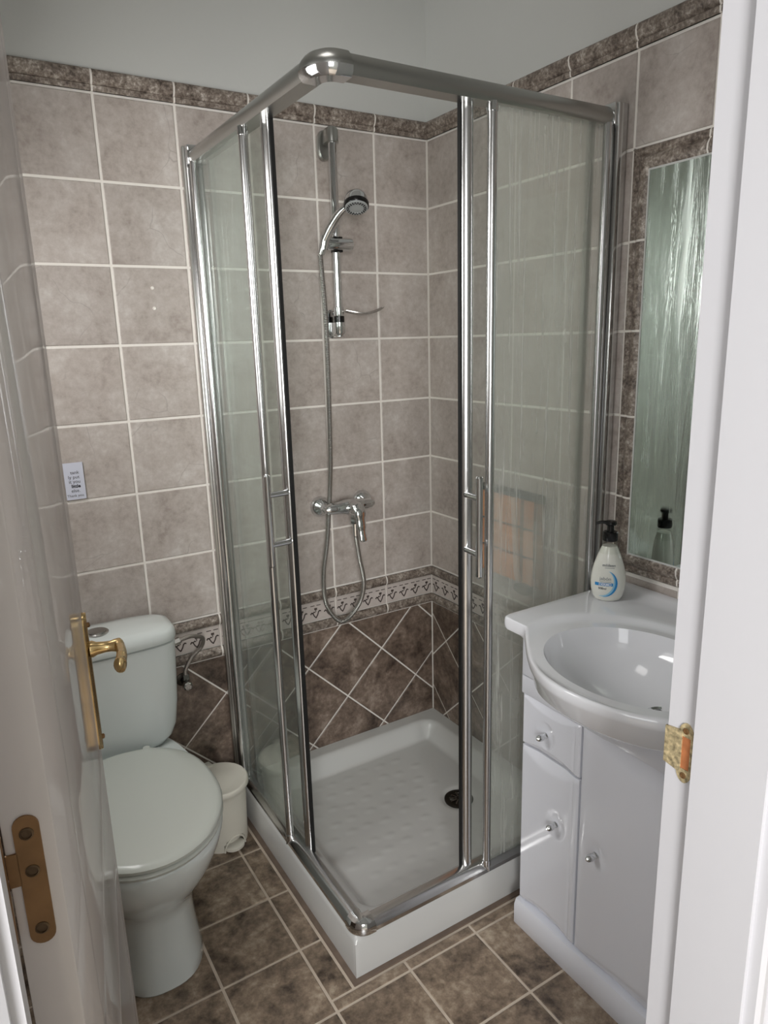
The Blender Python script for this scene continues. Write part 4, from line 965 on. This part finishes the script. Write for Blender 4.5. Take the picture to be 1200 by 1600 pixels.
# ------------------------------------------------------------------ washbasin
WB0, WYC, WZ = -0.822, -1.155, 0.851
basin = thing('washbasin', 'white ceramic washbasin with curved front on the vanity cabinet', 'washbasin', (-0.27, WYC, 0.7)); wo = Vector((-0.27, WYC, 0.7))
WHY = abs(WB0 - WYC)
def front_x(dy):
    q = abs(dy)
    return -0.388 - 0.142 * (cos(pi / 2 * min(1, q / 0.252)) if q < 0.252 else 0)
poly = []
for k in range(121):
    dy = WHY - 2 * WHY * k / 120; x = front_x(dy); c = WHY - abs(dy)
    if c < 0.02: x += 0.02 - sqrt(max(0, 0.02 ** 2 - (0.02 - c) ** 2))
    poly.append((x, WYC + dy))
poly += [(-0.388 * (1 - k / 30) if k < 30 else -0.0015, WYC - WHY) for k in range(2, 31)]
poly += [(-0.0015, WYC - WHY + 2 * WHY * k / 60) for k in range(1, 61)]
poly += [(-0.0015 - 0.38 * k / 30, WYC + WHY) for k in range(1, 29)]
BCX, BCY = -0.325, WYC
def wtop(x, y):
    g2 = sqrt(((x + 0.325) / 0.205) ** 2 + ((y - BCY) / 0.262) ** 2)      # shallow outer ledge
    g1 = sqrt(((x + 0.327) / 0.160) ** 2 + ((y - BCY) / 0.197) ** 2)      # bowl
    z = WZ + 0.013 * sm((x + 0.055) / 0.05)                                # little upstand at the wall
    ed = 0.0
    if g2 < 1.0: z -= 0.009 * sm((1 - g2) / 0.12)
    if g1 < 1.0: z -= 0.012 * sm((1 - g1) / 0.10) + 0.106 * (1 - g1 ** 2.2) ** 0.85
    return z
def wund(x, y):
    g = ((x + 0.31) / 0.222) ** 2 + ((y - BCY) / 0.272) ** 2
    return WZ - 0.0285 - (0.060 * (1 - sqrt(g)) ** 0.8 + 0.064 * sqrt(1 - g) if g < 1 else 0)
n = len(poly)
def edir(x, y, ax_, ay_, cx_):
    """fraction along the ray bowl-centre -> outline point at which an ellipse is crossed"""
    lo_, hi_ = 0.0, 1.0
    for _ in range(30):
        q = (lo_ + hi_) / 2; px, py = BCX + (x - BCX) * q, BCY + (y - BCY) * q
        if ((px - cx_) / ax_) ** 2 + ((py - BCY) / ay_) ** 2 < 1: lo_ = q
        else: hi_ = q
    return lo_
T1 = [edir(x, y, 0.160, 0.197, -0.327) for x, y in poly]; T2 = [max(t + 0.02, edir(x, y, 0.205, 0.262, -0.325)) for t, (x, y) in zip(T1, poly)]
T3 = [1 - 0.009 / max(0.05, sqrt((x - BCX) ** 2 + (y - BCY) ** 2)) for x, y in poly]
T2 = [min(b, c - 0.004) for b, c in zip(T2, T3)]; T1 = [min(a, b - 0.004) for a, b in zip(T1, T2)]
FRS = [(0, q) for q in (0.02, .1, .2, .3, .4, .5, .58, .66, .73, .79, .84, .88, .91, .935, .955, .97, .985, 1.0)] + [(1, q) for q in (.08, .2, .35, .5, .65, .8, .9, 1.0)] + [(2, q) for q in (.1, .3, .5, .7, .85)]
R = []
for kind_, q in FRS:
    ring = []
    for (x, y), a, b, c in zip(poly, T1, T2, T3):
        t = a * q if kind_ == 0 else (a + (b - a) * q if kind_ == 1 else b + (c - b) * q)
        px, py = BCX + (x - BCX) * t, BCY + (y - BCY) * t; ring.append((px, py, wtop(px, py)))
    R.append(ring)
def shr(d, z): return [(BCX + (x - BCX) * (1 - d / max(0.05, sqrt((x - BCX) ** 2 + (y - BCY) ** 2))), BCY + (y - BCY) * (1 - d / max(0.05, sqrt((x - BCX) ** 2 + (y - BCY) ** 2))), z if not callable(z) else z(x, y)) for x, y in poly]
for d, dz in ((0.008, 0.0), (0.004, -0.0015), (0.0012, -0.005), (0.0, -0.010), (0.0, -0.019), (0.0015, -0.025), (0.005, -0.0285)):
    s_ = shr(d, 0); R.append([(x, y, wtop(x, y) + dz) for x, y, _ in s_])
for k in range(1, 20):
    t = 0.985 - 0.06 * k * 0.82 if k < 20 else 0
    R.append([(BCX + (x - BCX) * t, BCY + (y - BCY) * t, wund(BCX + (x - BCX) * t, BCY + (y - BCY) * t)) for x, y in poly])
m = MB(); m.loft(R, True, True); m.v = [tuple(Vector(v) - wo) for v in m.v]; m.build('bowl', 'basin_ceramic', basin, 60)
m = MB(); zdr = wtop(-0.285, -1.190); M_ = Matrix.Translation((-0.285, -1.190, zdr + 0.001))
m.lathe([(0.031, -0.001), (0.031, 0.003), (0.028, 0.0045), (0.021, 0.003), (0.020, 0.0)], 28, M_); m.v = [tuple(Vector(v) - wo) for v in m.v]; wd = m.build('drain_ring', 'chrome', basin, 35)
m = MB(); m.lathe([(0.0205, 0.0), (0.0205, 0.0022)], 24, M_); m.v = [tuple(Vector(v) - wo) for v in m.v]; m.build('drain_hole', 'black_rubber', wd, 35)
# mixer tap standing on the deck, right of what the doorway shows
tap = thing('basin_tap', 'chrome tap at the rear of the washbasin beside the door jamb', 'tap', (-0.075, -1.165, WZ)); tpo = Vector((-0.075, -1.165, WZ))
m = MB(); m.lathe([(0.026, 0.001), (0.024, 0.01), (0.020, 0.03), (0.021, 0.075), (0.014, 0.082)], 24); m.build('body', 'chrome', tap, 35)
m = MB(); m.tube(spline([(-0.005, 0, 0.05), (-0.06, 0, 0.062), (-0.115, 0, 0.052), (-0.120, 0, 0.040)], 6), [0.012] * 10 + [0.010] * 9, 14); m.build('spout', 'chrome', tap, 35)
m = MB(); m.tube([(0.005, 0, 0.085), (-0.03, 0, 0.10), (-0.085, 0, 0.118)], [(0.016, 0.008), (0.012, 0.006), (0.009, 0.005)], 14); m.build('lever', 'chrome', tap, 35)

# ------------------------------------------------------------------ mirror
m = MB(); m.box((-0.012, MY1 + 0.056, MZ0 + 0.056), (-0.003, MY0 - 0.056, MZ1 - 0.056))
zc0 = MZ0 + 0.056; yc0 = (MY0 + MY1) / 2
m.v = [(x, y - yc0, z - zc0) for x, y, z in m.v]
mir = m.build('mirror', 'mirror', None, None, (0, yc0, zc0)); tag(mir, 'tall steamed-up wall mirror framed by stone strips above the washbasin', 'mirror')
m = MB()
hh = MZ1 - MZ0 - 0.112; hl = (MY0 - MY1) / 2 - 0.056
for a, b in (((-0.0130, -hl - 0.004, -0.004), (-0.002, hl + 0.004, 0.0)), ((-0.0130, -hl - 0.004, hh), (-0.002, hl + 0.004, hh + 0.004)), ((-0.0130, -hl - 0.004, 0), (-0.002, -hl, hh)), ((-0.0130, hl, 0), (-0.002, hl + 0.004, hh))): m.box(a, b)
m.build('edge_sealant', 'plaster', mir, None)

# ------------------------------------------------------------------ soap bottle
SBX, SBY = -0.112, -0.893; SBZ = wtop(SBX, SBY) + 0.0006
ang = math.atan2(CAM.y - SBY, CAM.x - SBX) + pi / 2 + radians(4)
sb = thing('soap_bottle', 'white liquid soap pump bottle with black pump on the washbasin corner', 'soap bottle', (SBX, SBY, SBZ), ang)
SP = [(0.0, .026, .019), (0.003, .031, .022), (0.012, .036, .024), (0.03, .0400, .0255), (0.045, .0410, .026), (0.06, .0402, .026), (0.075, .0378, .0255), (0.09, .0340, .0245), (0.105, .0292, .0230), (0.118, .0245, .0210), (0.130, .0195, .0180), (0.138, .0165, .0160), (0.143, .0155, .0155), (0.150, .0150, .0150)]
def sring(z, a, b, seg=40): return [(a * cos(2 * pi * k / seg), b * sin(2 * pi * k / seg), z) for k in range(seg)]
m = MB(); m.loft([sring(z, a, b) for z, a, b in SP if z <= 0.1305] + [sring(0.1345, .0172, .0162)]); m.build('liquid_body', 'soap_bottle', sb, 40)
m = MB(); m.loft([sring(z, a + .0003, b + .0003) for z, a, b in SP if z >= 0.1175]); m.build('clear_shoulder', 'clear_plastic', sb, 40)
m = MB(); m.lathe([(0.0165, 0.147), (0.0175, 0.149), (0.0175, 0.167), (0.0155, 0.169), (0.0085, 0.170), (0.0080, 0.184), (0.0115, 0.185), (0.0135, 0.188), (0.0130, 0.194), (0.008, 0.1955)], 28)
m.tube([(0, 0, 0.190), (-0.020, 0, 0.1915), (-0.034, 0, 0.188)], [(0.008, 0.0045), (0.0065, 0.004), (0.0045, 0.003)], 12); m.build('pump', 'black_plastic', sb, 35)
def sab(z):
    for (z0, a0, b0), (z1, a1, b1) in zip(SP[:-1], SP[1:]):
        if z0 <= z <= z1: t = (z - z0) / (z1 - z0); return a0 + (a1 - a0) * t, b0 + (b1 - b0) * t
    return SP[-1][1:]
def onbottle(x, z, lift=0.0004):
    a, b = sab(z); q = max(0.0, 1 - (x / a) ** 2); return (x, -b * sqrt(q) - lift, z)
def label_text(txt, size, x, z, mat, bold=0, lift=0.0006):
    v, f = text_mesh(txt, size, bold, 'CENTER'); m = MB(); m.add([onbottle(x + q.x, z + q.y, lift) for q in v], f); o = link('lettering', m.mesh('lettering', None, False), mat, sb); return o
def patch(x0, x1, z0, z1, mat, name, n=16, lift=0.0005):
    m = MB(); vs_ = []; fs_ = []
    for j in (0, 1):
        for i in range(n + 1): vs_.append(onbottle(x0 + (x1 - x0) * i / n, z0 if j == 0 else z1, lift))
    for i in range(n): fs_.append((i, i + 1, n + 2 + i, n + 1 + i))
    m.add(vs_, fs_); return link(name, m.mesh(name, None, False), mat, sb)
label_text('mildeen', 0.0095, -0.001, 0.0885, 'grey_ink', 0.0001); patch(-0.010, 0.012, 0.0845, 0.0855, 'grey_ink', 'printed_line')
label_text('jabón', 0.012, -0.008, 0.0545, 'grey_ink'); patch(-0.020, 0.006, 0.0503, 0.0510, 'grey_ink', 'printed_line')
patch(-0.031, 0.010, 0.0400, 0.0478, 'blue_ink', 'printed_band', 24)
label_text('DERMO', 0.0085, -0.008, 0.0411, 'white_ink', 0.0002, 0.0010); label_text('500ml', 0.0075, -0.014, 0.0310, 'ink', 0.0001)
def crescent(mat, r_in, dx, r_out, name, lift, a0, a1):
    m = MB(); vs_ = []; fs_ = []; n = 40; cx, cz = -0.012, 0.046
    for k in range(n + 1):
        t = a0 + (a1 - a0) * k / n
        w_ = sin(pi * k / n)
        for q in range(4):
            r = r_out - (r_out - r_in) * w_ * q / 3 - 0.0
            vs_.append(onbottle(cx + r * cos(t) * 0.95, cz + r * sin(t), lift))
    for k in range(n):
        for q in range(3): a = k * 4 + q; fs_.append((a, a + 1, a + 5, a + 4))
    m.add(vs_, fs_); return link(name, m.mesh(name, None, False), mat, sb)
crescent('light_blue_ink', 0.024, 0, 0.0335, 'printed_crescent', 0.0005, -1.9, 1.25); crescent('blue_ink', 0.0285, 0, 0.0340, 'printed_crescent', 0.0008, -1.6, 1.15)

# ------------------------------------------------------------------ notice on the wall, wall plugs
NX1, NZ0, NZ1 = -1.126, 1.088, 1.186
m = MB(); m.box((-0.155, -0.0008, 0), (0, 0.0008, NZ1 - NZ0)); nt = m.build('paper_notice', 'paper', None, None, (NX1, -0.0035, NZ0)); tag(nt, 'small white printed notice taped to the tiles above the toilet', 'notice')
nt.rotation_euler = (0, 0, 0)
for i, (tx, sz_, bd, xr) in enumerate((('tank', .0125, 0, -.011), ('ly put', .0125, 0, -.011), ('it you', .0125, 0, -.010), ('little', .0125, .0004, -.011), ('else.', .0125, 0, -.013), ('Thank you.', .0095, 0, -.004))):
    v, f = text_mesh(tx, sz_, bd, 'RIGHT'); m = MB(); zz = 0.068 - 0.0121 * i
    m.add([(xr + q.x, -0.0012, zz + q.y) for q in v], f); link('lettering', m.mesh('lettering', None, False), 'ink', nt)
for zz in (1.575, 1.627):
    m = MB(); m.lathe([(0.0045, 0.0), (0.0045, 0.0015), (0.003, 0.002), (0.0015, 0.0005)], 14, Matrix.Translation((-0.897, -0.0002, zz)) @ Matrix.Rotation(pi / 2, 4, 'X')); m.build('wall_plug', 'grout', wall_back, 30)
